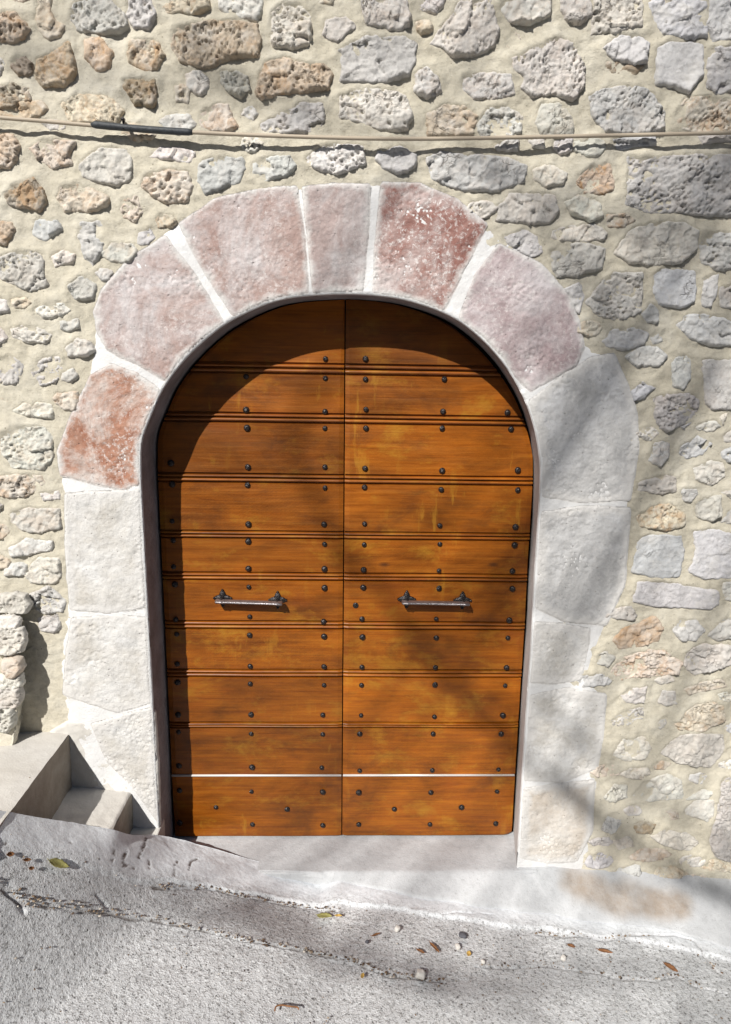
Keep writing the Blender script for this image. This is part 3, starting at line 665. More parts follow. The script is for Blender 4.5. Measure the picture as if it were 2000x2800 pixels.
for j, u in enumerate([0.99, 0.95, 0.91, 0.85, 0.80, 0.7, 0.55, 0.4, 0.25, 0.12, 0.04, 0.0, -0.006]):
    q = pi2 + (po - pi2) * u; d = 0.011
    d = [-0.006, 0.001, 0.005, 0.0075][j] if j < 4 else 0.008
    q3 = np.c_[q[:, 0], np.zeros(nn), q[:, 1]]
    yy = -d - 0.004 * fbm(q3, 7, 3) - 0.002 * fbm(q3, 30, 2)
    if u > .8: yy = yy - 0.006 * fbm(q3, 18, 3)
    if u <= 0.0: yy = np.full(nn, -0.010) + (0.012 if u < 0 else 0.0)
    rows.append(np.c_[q[:, 0], yy, q[:, 1]])
jm = mesh_obj('joint_mortar', np.concatenate(rows), [tuple(reversed(f)) for f in grid_faces(nn, len(rows))], M['lime'], arch)
BLOCKS = [('voussoir', 'orange', [(245,812),(300,832),(352,862),(334,920),(318,985),(317,1072),(270,1085),(200,1068),(137,1052),(132,1005),(162,925),(205,838)]),
 ('voussoir', 'pink', [(240,772),(220,735),(213,692),(230,645),(290,578),(366,528),(420,600),(495,712),(450,752),(400,802),(366,848),(310,806),(270,790)]),
 ('voussoir', 'pink', [(402,500),(480,446),(580,424),(655,415),(672,530),(686,648),(640,656),(590,669),(520,702),(470,620),(420,535)]),
 ('voussoir', 'grey_pink', [(676,416),(740,412),(818,412),(814,500),(806,646),(760,648),(704,650),(690,540)]),
 ('voussoir', 'red', [(852,406),(930,412),(1010,446),(1078,498),(1040,575),(992,688),(905,660),(836,648),(838,550)]),
 ('voussoir', 'mauve', [(1108,545),(1200,590),(1252,650),(1282,712),(1294,770),(1280,806),(1178,866),(1150,842),(1118,795),(1070,745),(1020,704),(1060,610)]),
 ('voussoir', 'cool', [(1318,798),(1362,788),(1392,860),(1412,922),(1415,1000),(1398,1108),(1300,1112),(1205,1108),(1206,1030),(1197,960),(1182,888),(1250,838)]),
 ('jamb_block', 'cool', [(1205,1132),(1300,1128),(1398,1130),(1384,1300),(1346,1386),(1260,1378),(1192,1355),(1195,1240)]),
 ('jamb_block', 'white', [(1190,1382),(1250,1390),(1308,1400),(1302,1450),(1290,1508),(1230,1516),(1182,1518),(1186,1450)]),
 ('jamb_block', 'white', [(1180,1540),(1260,1532),(1345,1545),(1335,1640),(1326,1705),(1250,1735),(1168,1738),(1174,1640)]),
 ('jamb_block', 'tan', [(1168,1755),(1240,1745),(1318,1735),(1312,1850),(1280,1912),(1220,1915),(1160,1905),(1162,1830)]),
 ('jamb_block', 'white', [(148,1098),(230,1096),(310,1090),(318,1200),(322,1280),(326,1352),(240,1358),(160,1354),(150,1230)]),
 ('jamb_block', 'white', [(162,1376),(250,1372),(328,1370),(334,1480),(338,1560),(260,1580),(142,1542),(152,1450)]),
 ('jamb_block', 'white', [(205,1610),(280,1590),(340,1574),(346,1690),(350,1830),(296,1745),(240,1690)])]
for k, (nm, mt, pts) in enumerate(BLOCKS):
    poly = np.array([wall(u, v, -0.014)[[0, 2]] for u, v in full(pts)])
    cc = poly.mean(0); tn = np.roll(poly, -1, 0) - np.roll(poly, 1, 0); nrm = np.c_[tn[:, 1], -tn[:, 0]]; nrm /= np.linalg.norm(nrm, axis=1)[:, None]
    nrm *= np.sign(np.sum(nrm * (poly - cc), 1))[:, None]; poly = poly + nrm * 0.0135
    for j in range(len(poly)):
        kk = np.argmin(np.linalg.norm(arris - poly[j], axis=1)); dv = poly[j] - arris[kk]
        if np.linalg.norm(dv) < 0.03 or inside_opening(poly[j, 0], poly[j, 1]): poly[j] = arris[kk] + (cc - arris[kk]) / np.linalg.norm(cc - arris[kk]) * 0.006
    V, Fc, a = stone_mesh(poly, 'w', 0.0065, False, True, y0=-0.0068, it=1, seed=50 + k * 3.1, step=0.006, sink=-0.0005)
    mesh_obj(nm, V, Fc, M[mt], arch, True, {'edge': stone_mesh.edge})
# reveal: the arris goes back to the door, the right side splays out a little
DY = 0.20
dep = [-0.010, -0.004, 0.012, 0.04, 0.08, 0.115, 0.13, 0.17, DY + 0.04]
rows = []
for d in dep:
    q = arris.copy(); s = sstep(0, DY, d)
    right = np.clip((np.arange(len(q)) - i_top) / 60.0, 0, 1)
    q[:, 0] += right * 0.036 * d / DY
    q3 = np.c_[q[:, 0], np.full(len(q), d), q[:, 1]]
    nr = 0.009 * fbm(q3, 14, 3) + 0.004 * fbm(q3, 45, 2)
    low = sstep(2.2, 1.2, q[:, 1]) * (np.arange(len(q)) < i_top)
    e = (0.3 + 0.7 * low) * (1.0 if d < .1 else .3)
    q[:, 0] += nr * e * np.where(np.arange(len(q)) < i_top, 1, -1)
    rows.append(np.c_[q[:, 0], np.full(len(q), d), q[:, 1]])
mesh_obj('reveal', np.concatenate(rows), grid_faces(len(arris), len(rows)), M['reveal'], arch, True, {'lime': np.tile(np.clip((np.arange(len(arris)) - i_top - 30) / 40.0, 0, 1), len(rows))})  # mask paints the right side as sunlit, leaves the left shaded

# ------------------------------------------------------------------ the double door
door = empty('double_door', (0.02, DY, 0)); tag(door, 'arched varnished wooden double door studded with iron nails', 'door', kind='thing')
def dz(v, u=942): return wall(u, v, DY)[2]
SEAMS = [(dz(a), dz(b)) for a, b in [(996,1024),(1133,1158),(1299,1322),(1455,1474),(1568,1588),(1700,1721),(1832,1852),(1976,1990)]]
STRIP = dz(2119); ZB = 0.012; ZT = arris[i_top, 1] - 0.001
XM = lambda z: 0.0115 + (2.4 - z) * 0.0035
def prof(z):
    """front offset of the boards (positive = towards the street) at height z"""
    y = 0.0
    for a, b in SEAMS:
        w = a - b
        if b - 0.004 < z < a + 0.004:
            t = (a - z) / w
            if t < 0.10: y = -0.009
            elif t < 0.42: y = 0.005 * math.sin(math.pi * (t - .10) / .32)
            elif t < 0.55: y = -0.010
            elif t < 0.90: y = 0.005 * math.sin(math.pi * (t - .55) / .35)
            else: y = -0.010
    if abs(z - STRIP) < 0.004: y = -0.006
    return y
zs = list(np.arange(ZB, ZT, 0.016))
for a, b in SEAMS: zs += list(np.linspace(b - 0.005, a + 0.005, 26))
zs += [STRIP + d for d in (-.006, -.004, -.003, .003, .004, .006)] + list(np.arange(2.3, ZT, 0.006))
zs = np.unique(np.round(sorted(zs), 4))
def leaf(side):
    V = []; pl = []; n = 40
    for z in zs:
        zz = min(z + 0.003, arris[i_top, 1] - 0.0005)
        if side < 0: a, b = xl(zz) + 0.011, XM(z) - 0.0025
        else:
            a, b = XM(z) + 0.0025, xr(zz) + 0.034 * min(1, max(0, (2.4 - z) / .5)) - 0.009
            rr = 0.02
            if z < ZB + rr: b -= rr - math.sqrt(max(0, rr * rr - (ZB + rr - z) ** 2))
        if side < 0 and a > b - .01: a = b - .01
        if side > 0 and b < a + .01: b = a + .01
        x = np.linspace(a, b, n); y = DY - prof(z) + 0.0012 * np.sin(x * 9 + z * 31)
        e = np.minimum(x - a, b - x); y = y + 0.004 * np.clip(1 - e / 0.004, 0, 1)
        V += [(xx, yy, z) for xx, yy in zip(x, y)]
        idx = sum(1 for s in SEAMS + [(STRIP, STRIP)] if z < (s[0] + s[1]) / 2)
        pl += [idx + (20.5 if side > 0 else 0.25)] * n
    V = np.array(V); nb = len(V); Fc = grid_faces(n, len(zs))
    back = V.copy(); back[:, 1] = DY + 0.045
    V = np.r_[V, back]; m = len(zs)
    ring = [(0, i) for i in range(n)] + [(j, n - 1) for j in range(1, m)] + [(m - 1, i) for i in range(n - 2, -1, -1)] + [(j, 0) for j in range(m - 2, 0, -1)]
    ids = [j * n + i for j, i in ring]
    for q in range(len(ids)):
        a, b = ids[q], ids[(q + 1) % len(ids)]; Fc.append((b, a, a + nb, b + nb))
    o = mesh_obj('door_leaf', V, Fc, M['wood'], None, False, {'plank': np.r_[pl, pl]})
    parent_keep(o, door); return o
leaves = {s: leaf(s) for s in (-1, 1)}
# studs
def stud_mesh():
    V = []; seg = 8; prf = [(0.0105, 0.002), (0.0118, -0.002), (0.0085, -0.007), (0.0045, -0.0095)]
    for r, y in prf: V += [(r * math.cos(2 * math.pi * (i + .5) / seg), y, r * math.sin(2 * math.pi * (i + .5) / seg)) for i in range(seg)]
    Fc = [tuple(reversed(f)) for f in grid_faces(seg, 4, True)] + [tuple(range(24, 32))]
    Fc = [tuple(reversed(f)) for f in Fc]
    me = bpy.data.meshes.new('stud'); me.from_pydata(V, [], Fc); me.update(); me.materials.append(M['iron']); return me
stud_me = stud_mesh()
def stud(x, z, side):
    o = bpy.data.objects.new('stud', stud_me); col.objects.link(o); o.parent = leaves[side]
    o.matrix_parent_inverse = leaves[side].matrix_basis.inverted()
    o.location = Vector((x - door.location.x * 0, DY - 0.0, z)); o.rotation_euler = (rnd.uniform(-.28, .28), rnd.uniform(0, 3), rnd.uniform(-.28, .28))
    s = rnd.uniform(0.98, 1.34); o.scale = (s, s, s)
STUD_F = [(723,797),(812,797),(723,840),(812,842),(987,842),(547,836),(547,910),(722,914),(813,909),(984,914),(1127,916),(549,950),(722,951),(813,951),(982,951),(1135,953),(380,1028),(551,1037),(722,1037),(811,1040),(982,1045),(1150,1044),
 (383,1075),(550,1077),(722,1083),(810,1082),(980,1087),(1150,1088),(383,1157),(552,1164),(720,1164),(810,1163),(977,1167),(1145,1170),(385,1200),(552,1202),(721,1208),(809,1209),(977,1208),(1143,1210),(386,1258),(552,1262),(721,1263),(808,1265),(975,1267),(1138,1268),
 (389,1297),(553,1303),(721,1305),(807,1304),(975,1306),(1138,1307),(391,1375),(555,1369),(719,1380),(804,1374),(969,1374),(1131,1377),(393,1408),(555,1410),(720,1413),(805,1414),(969,1416),(1128,1416),(394,1474),(556,1479),(720,1480),(804,1481),(967,1482),(1125,1482),
 (395,1515),(556,1518),(720,1521),(803,1521),(966,1520),(1122,1522),(396,1587),(558,1586),(717,1587),(802,1588),(965,1591),(1117,1588),(397,1625),(558,1629),(717,1630),(799,1629),(962,1629),(1113,1629),(398,1700),(560,1703),(715,1704),(799,1711),(960,1710),(1107,1708),
 (399,1755),(559,1757),(717,1758),(797,1759),(957,1759),(1104,1757),(480,1792),(638,1796),(876,1796),(1025,1792),(400,1826),(561,1830),(717,1832),(797,1830),(955,1830),(1101,1828)]
for u, v in full(STUD_F):
    w = wall(u, v, DY); stud(w[0], w[2], -1 if w[0] < XM(w[2]) else 1)
# pull handles: two ornate diamond plates, two posts, a straight bar
def handle(u0, v0, u1, v1, side):
    a = wall(u0, v0, DY - 0.05); b = wall(u1, v1, DY - 0.05); m = MB()
    for p in (a, b):
        px_, pz_ = p[0], p[2] + 0.001
        n = 48; ring = []
        for i in range(n):
            q = 2 * math.pi * i / n; r = 0.023 + 0.015 * abs(math.cos(2 * q)) ** 2.2 * (1 if abs(math.cos(2 * q)) > 0 else 0)
            ring.append((px_ + r * math.cos(q), pz_ + r * math.sin(q)))
        ring = np.array(ring); V = []
        for yy, s in ((DY + .002, 1), (DY - .004, 1), (DY - .007, .86), (DY - .010, .4)):
            V += [(px_ + (x - px_) * s, yy, pz_ + (z - pz_) * s) for x, z in ring]
        m.add(V, grid_faces(n, 4, True) + [tuple(range(3 * n, 4 * n))])
        for q in range(4):
            dx, dzz = 0.037 * math.cos(q * math.pi / 2), 0.037 * math.sin(q * math.pi / 2)
            m.add(*tube([(px_ + dx, DY, pz_ + dzz), (px_ + dx, DY - .006, pz_ + dzz), (px_ + dx, DY - .010, pz_ + dzz)], [.0062, .0058, .0025], 10))
        m.add(*tube([(px_, DY, pz_), (px_, DY - .02, pz_), (p[0], DY - .042, p[2] + .004), (p[0], DY - .05, p[2])], [.011, .008, .0075, .0085], 10))
    d = (b - a) / np.linalg.norm(b - a); e0 = a - d * 0.026; e1 = b + d * 0.026
    def flat_bar(args):
        V, Fc = args; V = np.array(V); V[:, 1] = a[1] + 0.008 + (V[:, 1] - a[1]) * 2.5; return V, Fc
    nf = len(m.F); m.add(*flat_bar(tube([e0, e0 + d * .004, a - d * .006, a, a + d * .006, a + d * .012, b - d * .012, b - d * .006, b, b + d * .006, e1 - d * .004, e1], [.004, .009, .0085, .010, .0085, .0078, .0078, .0085, .010, .0085, .009, .004], 16)))
    o = m.build('pull_handle', M['iron'], leaves[side]); o.data.materials.append(M['bar'])
    for pg in o.data.polygons:
        if pg.index >= nf: pg.material_index = 1
    return o
handle(604, 1646, 757, 1651, -1); handle(1115, 1649, 1270, 1652, 1)
w = wall(790 / .812, 1344 / .812, DY); m = MB(); m.add(*tube([w + [0, 0.004, 0], w + [0, -.003, 0], w + [0, -.004, 0]], [.013, .013, .011], 20)); m.add(*tube([w + [0, -.002, .003], w + [0, -.0055, .003]], [.004, .0038], 12))
m.add(*box(w[0] - .0018, w[0] + .0018, w[1] - .0053, w[1] - .002, w[2] - .008, w[2] + .002))
m.build('keyhole_plate', M['iron'], leaves[1])
# pale weather strip along the bottom board
for s in (-1, 1):
    z = STRIP
    a, b = (xl(z) + 0.012, XM(z) - .004) if s < 0 else (XM(z) + .004, xr(z) + 0.02)
    V, Fc = tube([(a, DY - .003, z), (b, DY - .003, z)], 0.0052, 10)
    mesh_obj('weather_strip', V, Fc, M['strip'], leaves[s])
bx = box(-0.95, 1.0, DY + 0.055, DY + 0.07, -0.05, 2.65); o = mesh_obj('gap_shade_sheet', bx[0], bx[1], M['gap'], None, False); parent_keep(o, door)  # black sheet added behind the leaves, painting the shade in the gaps
# parts were made in world coordinates: undo the parent's offset
for o in list(bpy.data.objects):
    if o.parent in leaves.values(): o.matrix_parent_inverse = Matrix()

# ------------------------------------------------------------------ threshold, steps
V, Fc = box(-0.87, 0.93, -0.035, DY + 0.045, -0.30, 0.0)
th = bevel(mesh_obj('threshold', V, Fc, M['apron'], None, False), 0.008, 3); tag(th, 'smooth grey cement threshold under the wooden double door', 'threshold')
steps = empty('side_steps', (-1.1, -0.15, 0.4)); tag(steps, 'two whitish cement steps against the wall left of the door', 'steps')
def step(x0, x1, z0, z1, tilt=0.0, yf=-0.75):
    nx, ny = 60, 40; V = []
    xs = np.linspace(x0, x1, nx); ys = np.linspace(0.03, yf, ny)
    Xg, Yg = np.meshgrid(xs, ys); top = np.stack([Xg.ravel(), Yg.ravel(), np.full(Xg.size, z1)], 1)
    top[:, 2] += 0.006 * fbm(top, 6, 3) + 0.004 * fbm(top, 22, 3) + 0.0015 * fbm(top, 40, 2) - tilt * (top[:, 0] - x0)
    e = x1 - top[:, 0]; top[:, 2] -= 0.008 * np.clip(1 - e / 0.012, 0, 1) ** 2
    zz = np.linspace(0, 1, 20); side = []
    for z in zz:
        for k in range(ny):
            t0 = top[k * nx + nx - 1]; side.append((x1 + 0.003 * math.sin(z * 9 + k * .4) + 0.006 * float(fbm(np.array([[t0[1] * 1.0, z * .25, x1]]), 14, 3)[0]), t0[1], t0[2] + (z0 - t0[2]) * z))
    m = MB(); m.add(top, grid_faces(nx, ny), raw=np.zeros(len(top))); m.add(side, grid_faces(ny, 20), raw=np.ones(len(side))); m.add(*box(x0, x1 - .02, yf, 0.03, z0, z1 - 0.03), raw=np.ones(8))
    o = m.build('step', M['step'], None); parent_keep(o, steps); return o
step(-4.0, -1.174, -0.2, 0.685); step(-1.19, -0.918, -0.2, 0.425, 0.095, -0.42); 
V, Fc = box(-0.93, -0.797, -0.30, 0.06, -0.2, 0.215); o = bevel(mesh_obj('landing', V, Fc, M['plaster'], None, False), .006); parent_keep(o, steps)
# smooth render between the steps and the left jamb
poly = np.array([wall(u, v, -0.004)[[0, 2]] for u, v in full([(60,1655),(150,1600),(215,1605),(300,1592),(344,1580),(352,1700),(356,1850),(340,1900),(240,1880),(100,1880),(-60,1860),(-60,1690)])])
V, Fc, a = stone_mesh(poly, 'w', 0.008, False, True, 0.0, 1, 99.0, 0.009, 0.02)
mesh_obj('render_patch', V, Fc, M['plaster'], stone_wall)

# ------------------------------------------------------------------ ruined wall end at the left edge
but = empty('wall_stub', (-1.55, -0.06, 0.62)); tag(but, 'rough projecting wall end at the left edge, throwing a dark shadow', 'wall end')
def edge_x(z): # right edge of the stub
    return np.interp(z, [0.58, 0.70, 0.85, 0.92, 1.05, 1.20, 1.30, 1.40], [-1.405, -1.37, -1.345, -1.365, -1.37, -1.385, -1.425, -1.49])
def prot(z): return np.interp(z, [0.5, 0.62, 1.05, 1.25, 1.36], [0.115, 0.11, 0.10, 0.075, 0.0])
zz = np.linspace(0.56, 1.38, 150); rows = []
for z in zz:
    e = edge_x(z); p = prot(z)
    xs = np.r_[np.linspace(-3.2, e - .45, 12), np.linspace(e - .44, e, 70), np.full(22, e)]
    ys = np.r_[np.full(82, -p), np.linspace(-p, 0.04, 22)]
    q = np.c_[xs, ys, np.full(104, z)]
    q[:, 1] += 0.018 * fbm(q, 8, 3) * np.r_[np.ones(82), np.linspace(1, 0, 22)]
    q[:, 0] += 0.03 * fbm(q + 4.4, 9, 3) * np.r_[np.zeros(12), np.linspace(0, 1, 70), np.ones(22)]
    rows.append(q)
rows = np.concatenate(rows)
o = mesh_obj('stub_mortar', rows, [tuple(f) for f in grid_faces(104, 150)], M['mortar']); parent_keep(o, but)
def Z7(pts): return [(p[0] / 4.133, 1500 + p[1] / 4.133) for p in pts]
for k, (kd, pts, H) in enumerate([('w', [(-80,275),(60,265),(150,290),(155,370),(60,385),(-80,380)], .02), ('gp', [(-80,600),(60,585),(200,600),(235,690),(200,775),(60,770),(-80,770)], .03), ('w', [(-80,835),(100,825),(180,850),(170,905),(-80,910)], .025),
    ('gp', [(-80,935),(90,925),(215,950),(235,1060),(215,1170),(90,1195),(-80,1190)], .03), ('t', [(40,1275),(120,1258),(215,1275),(240,1345),(200,1420),(100,1435),(35,1390)], .04), ('w', [(-80,1450),(60,1440),(230,1455),(235,1540),(130,1570),(-80,1565)], .026),
    ('gp', [(-80,1590),(70,1580),(220,1590),(225,1690),(170,1790),(40,1780),(-80,1780)], .03), ('wp', [(-80,1800),(100,1795),(150,1870),(130,2000),(90,2045),(-80,2050)], .03)]):
    poly = grow(np.array([wall(u, v, -0.11)[[0, 2]] for u, v in Z7(pts)]), 0.012)
    V, Fc, a = stone_mesh(poly, kd[0], H * .6, 'p' in kd, seed=300 + k * 2.7, y0=float(-prot(poly[:, 1].mean())))
    t, s = stone_attrs(len(V), kd, 400 + k)
    o = mesh_obj('stone', V, Fc, M['stone'], None, True, {'tint': t, 'stain': s}); parent_keep(o, but)

# ------------------------------------------------------------------ street
def g(x):
    x = np.asarray(x, float); xc = np.clip(x, -8, 12)
    s = np.where(xc < -1.4, 0.15 * 1.4 + (-1.4 - xc) * 0.12, np.where(xc < 0, -0.15 * xc, -0.10 * xc))
    return s - 0.02 - 0.012 * np.exp(-(x / 0.15) ** 2)
def cross(y):
    a = np.maximum(-y, 0.0); return 0.06 * np.minimum(a, 4.0)
KX = np.array([-4.0, -1.25, -1.0, -0.88, -0.845, -0.80, -0.70, -0.60, -0.50, -0.40, -0.30, -0.08, 0.0])
KY = np.array([-0.66, -0.60, -0.33, -0.26, -0.13, -0.04, 0.0, 0.02, 0.035, 0.035, 0.035, 0.03, 0.02])
_kx = np.linspace(-4.2, 0.2, 880); _ky = np.interp(_kx, KX, KY); _kn = np.exp(-np.linspace(-2, 2, 25) ** 2); _kn /= _kn.sum()
_ky = np.convolve(np.pad(_ky, 12, 'edge'), _kn, 'valid'); KX, KY = _kx, _ky
def y_edge(x): return np.interp(x, KX, KY)
# height the kerb edge needs along the measured line in the photograph
LINE = [(-400, 2146), (26, 2219), (118, 2237), (229, 2254), (307, 2267), (404, 2284), (460, 2287), (513, 2295), (570, 2309), (640, 2330), (760, 2365), (893, 2390), (950, 2394)]
def edge_need():
    out = []
    for u in np.linspace(-400, 940, 260):
        v = np.interp(u, [p[0] for p in LINE], [p[1] for p in LINE]); y = -0.4
        for _ in range(30):
            w = wall(u, v, y); y = float(np.interp(w[0], KX, KY))
        out.append((w[0], w[2]))
    out = np.array(sorted(out)); xs = np.linspace(out[0, 0], out[-1, 0], 500); z = np.interp(xs, out[:, 0], out[:, 1])
    return np.c_[xs, np.convolve(np.pad(z, 12, 'edge'), _kn, 'valid') - 0.012 * sstep(-.80, -.62, xs)]
EN = edge_need()
_k2 = np.exp(-np.linspace(-2.2, 2.2, 121) ** 2); _k2 /= _k2.sum(); EN2 = np.convolve(np.pad(EN[:, 1], 60, 'edge'), _k2, 'valid'); KY2 = np.convolve(np.pad(KY, 60, 'edge'), _k2, 'valid')
def ground(x, y):
    x = np.asarray(x, float); y = np.asarray(y, float); z = g(x) + cross(y)
    ye = np.interp(x, KX, KY); need = np.interp(x, EN[:, 0], EN[:, 1]) - (g(x) + cross(ye))
    need2 = np.interp(x, EN[:, 0], EN2) - (g(x) + cross(ye)); need = need + (need2 - need) * sstep(0.0, 0.10, ye - y)
    w = 0.55 + 0.25 * sstep(-0.8, -1.4, x)
    ye2 = np.interp(x, KX, KY2); hump = need * (1 - sstep(0.10, w + .05, ye2 - y)) * sstep(0.02, -0.08, x)
    return z + hump
def hit(u, v):
    w = ray(u, v); t = np.linspace(1.5, 5.5, 900); P = CAM + t[:, None] * w; d = P[:, 2] - ground(P[:, 0], P[:, 1])
    k = np.argmax(d < 0); a, b = t[k - 1], t[k]; t0 = a + (b - a) * d[k - 1] / (d[k - 1] - d[k]); return CAM + t0 * w
def px_line(pts): return np.array([hit(u, v)[:2] for u, v in pts])
CRACK_LO = px_line([(-60,2395),(0,2415),(35,2440),(70,2458),(130,2470),(200,2478),(300,2487),(400,2502),(480,2520),(560,2538),(640,2558),(730,2578),(840,2595),(960,2620),(1060,2662),(1150,2673),(1210,2680)])
CRACK_UP = px_line([(420,2418),(520,2424),(590,2427),(650,2443),(720,2455),(790,2470),(860,2476),(925,2484)])
SCAR = px_line([(1300,2640),(1400,2640),(1480,2635),(1600,2650),(1720,2670),(1790,2675),(1850,2660),(1900,2690),(1990,2710)])
EDGE_R = px_line([(1470,2548),(1545,2556),(1600,2552),(1650,2565),(1720,2555),(1850,2560),(1895,2572),(1920,2600),(1950,2640),(1975,2660)])
ERASE = px_line([(1190,2502),(1250,2495),(1290,2497),(1350,2500)])
def dseg(P, line):
    best = np.full(len(P), 9.0)
    for a, b in zip(line[:-1], line[1:]):
        d = b - a; t = np.clip(((P - a) @ d) / (d @ d + 1e-12), 0, 1); best = np.minimum(best, np.linalg.norm(P - (a + t[:, None] * d), axis=1))
    return best
MARKS = [px_line(z) for z in [[(313,2325),(306,2355)], [(345,2325),(337,2350),(338,2368)], [(338,2368),(352,2362)], [(366,2362),(366,2378)], [(402,2282),(396,2310),(380,2345)], [(488,2352),(478,2368),(477,2396)], [(540,2348),(522,2356),(517,2378)], [(408,2355),(408,2372)], [(195,2302),(200,2306)],  [(20,2300),(12,2312)]]]
NOTCH = px_line([(896,2390),(897,2412),(935,2410)])
gxs = np.r_[np.arange(-30, -1.95, 1.0), np.arange(-1.95, -1.4, .008), np.arange(-1.4, -.4, .0045), np.arange(-.4, 2.35, .0068), np.arange(2.35, 31, 1.0)]; tys = np.r_[np.linspace(0, .5, 150), np.linspace(.507, 1, 78)]
cols = []
for x in gxs:
    ye = float(y_edge(np.array(x))); yn = np.r_[ye + (-1.35 - ye) * tys, [-1.6, -2.2, -3.2, -5, -9, -16, -30]]
    cols.append(np.c_[np.full(len(yn), x), yn])
G = np.concatenate(cols); nrow = len(tys) + 7
Zg = ground(G[:, 0], G[:, 1]); P3 = np.c_[G, np.zeros(len(G))]
dlo = dseg(G, CRACK_LO); dup_ = dseg(G, CRACK_UP)
lo_y = np.interp(G[:, 0], CRACK_LO[:, 0], CRACK_LO[:, 1])
# street side of the lower crack is rough; a smoother band runs next to the wall
wob = 0.03 * fbm(P3, 4, 3)
_b = px_line([(-100,2330),(150,2345),(300,2385),(450,2405),(560,2418),(700,2440),(900,2468),(1200,2500),(1400,2530),(1700,2560),(2100,2640)]); _b = _b[np.argsort(_b[:, 0])]
band_l = np.interp(G[:, 0], _b[:, 0], _b[:, 1])
smooth = sstep(-0.05, 0.07, G[:, 1] - band_l + wob) * 0.9
nf = sstep(-3.0, -1.4, G[:, 1])
Zg = Zg + nf * (0.007 * fbm(P3, 3, 3) + (1 - 0.6 * smooth) * 0.0032 * fbm(P3, 55, 3, 0.65) + 0.0035 * fbm(P3, 12, 3))
step_dn = sstep(0.01, -0.02, G[:, 1] - lo_y + 0.01 * fbm(P3, 12, 2)) * sstep(0.35, 0.1, G[:, 0]) * sstep(-2.4, -1.5, G[:, 1])
Zg -= 0.008 * step_dn
Zg -= 0.012 * (1 - sstep(-0.008, 0.008, G[:, 1] - band_l + 0.6 * wob + 0.012 * fbm(P3, 25, 3))) * sstep(-2.4, -1.5, G[:, 1])
wv = 0.6 + 0.9 * np.clip(fbm(P3, 9, 3), -.6, .6)
cr = (1 - sstep(0.002, 0.009, dlo / np.maximum(wv, .3))); cu = (1 - sstep(0.003, 0.011, dup_ / np.maximum(wv, .3)))
ce = (1 - sstep(0.003, 0.011, dseg(G, EDGE_R) / np.maximum(wv, .3))); cs = (1 - sstep(0.004, 0.012, dseg(G, SCAR) / np.maximum(wv, .3))); c5 = (1 - sstep(0.002, 0.008, dseg(G, ERASE) / np.maximum(wv, .3)))
Zg -= 0.007 * np.maximum.reduce([cr, cu, ce * .9, cs * .7, c5 * .6])
mk = np.zeros(len(G))
for mline in MARKS: mk = np.maximum(mk, (1 - sstep(0.002, 0.0062, dseg(G, mline))) * sstep(-.35, .15, fbm(P3, 60, 2)))
Zg -= 0.004 * mk
hole = np.exp(-(dseg(G, px_line([(18,2420),(45,2440),(58,2462)])) / 0.011) ** 2) + 0.6 * np.exp(-(dseg(G, px_line([(266,2438),(290,2466)])) / 0.006) ** 2); Zg -= 0.022 * hole
dirt = np.clip(0.75 * np.maximum(cr, cu) * sstep(-.25, .25, fbm(P3, 14, 3)) + 0.95 * mk + 0.3 * ce + 0.35 * cs * sstep(-.1, .3, fbm(P3, 10, 2)), 0, .9)
V = np.c_[G, Zg]; fcs = [tuple(f) for f in grid_faces(nrow, len(gxs))]
# closing face down behind the kerb edge
n0 = len(V); back = V[::nrow].copy(); back[:, 2] -= 0.7; V = np.r_[V, back]
for i in range(len(gxs) - 1): fcs.append((i * nrow, n0 + i, n0 + i + 1, (i + 1) * nrow))
st = mesh_obj('street', V, fcs, M['street'], None, True, {'smoothness': np.r_[smooth, np.ones(len(back))], 'dirt': np.r_[dirt, np.zeros(len(back))]})
tag(st, kind='structure')
# smooth cement apron from the threshold down to the right
OUT = [(1010,2432),(1080,2440),(1150,2462),(1230,2466),(1300,2486),(1380,2487),(1440,2500),(1500,2500),(1560,2514),(1700,2530),(1780,2535),(1860,2556),(2000,2600),(2250,2680)]
out_ = [(-0.80, -0.03, -0.03), (-0.5, -0.03, -0.03), (-0.2, -0.03, -0.03)] + [tuple(hit(915, 2412))] + [tuple(hit(u, v)) for u, v in OUT]
inn = [(-0.80, DY - 0.01, 0.0015), (-0.5, DY - 0.01, 0.0015), (-0.2, DY - 0.01, 0.0015), (-.05, DY - 0.01, 0.0015)] + [(x, DY - 0.01, 0.0015) for x in (0.1, 0.25, 0.4, 0.55, 0.68, 0.78)] + [(0.835, DY - .02, 0.002), (0.845, 0.10, 0.001)] + [tuple(wall(u, v, 0.012)) for u, v in [(1425,2345),(1600,2366),(1720,2372),(1850,2378),(2000,2395),(2250,2440)]]
assert len(inn) == len(out_)
ni = 300
inn = chaikin(np.array(inn), 2, False); out_ = chaikin(np.array(out_), 2, False)
tq = np.linspace(0, 1, len(inn)); tn_ = np.linspace(0, 1, ni)
inn = np.stack([np.interp(tn_, tq, inn[:, k]) for k in range(3)], 1); out_ = np.stack([np.interp(tn_, tq, out_[:, k]) for k in range(3)], 1)
rows = []
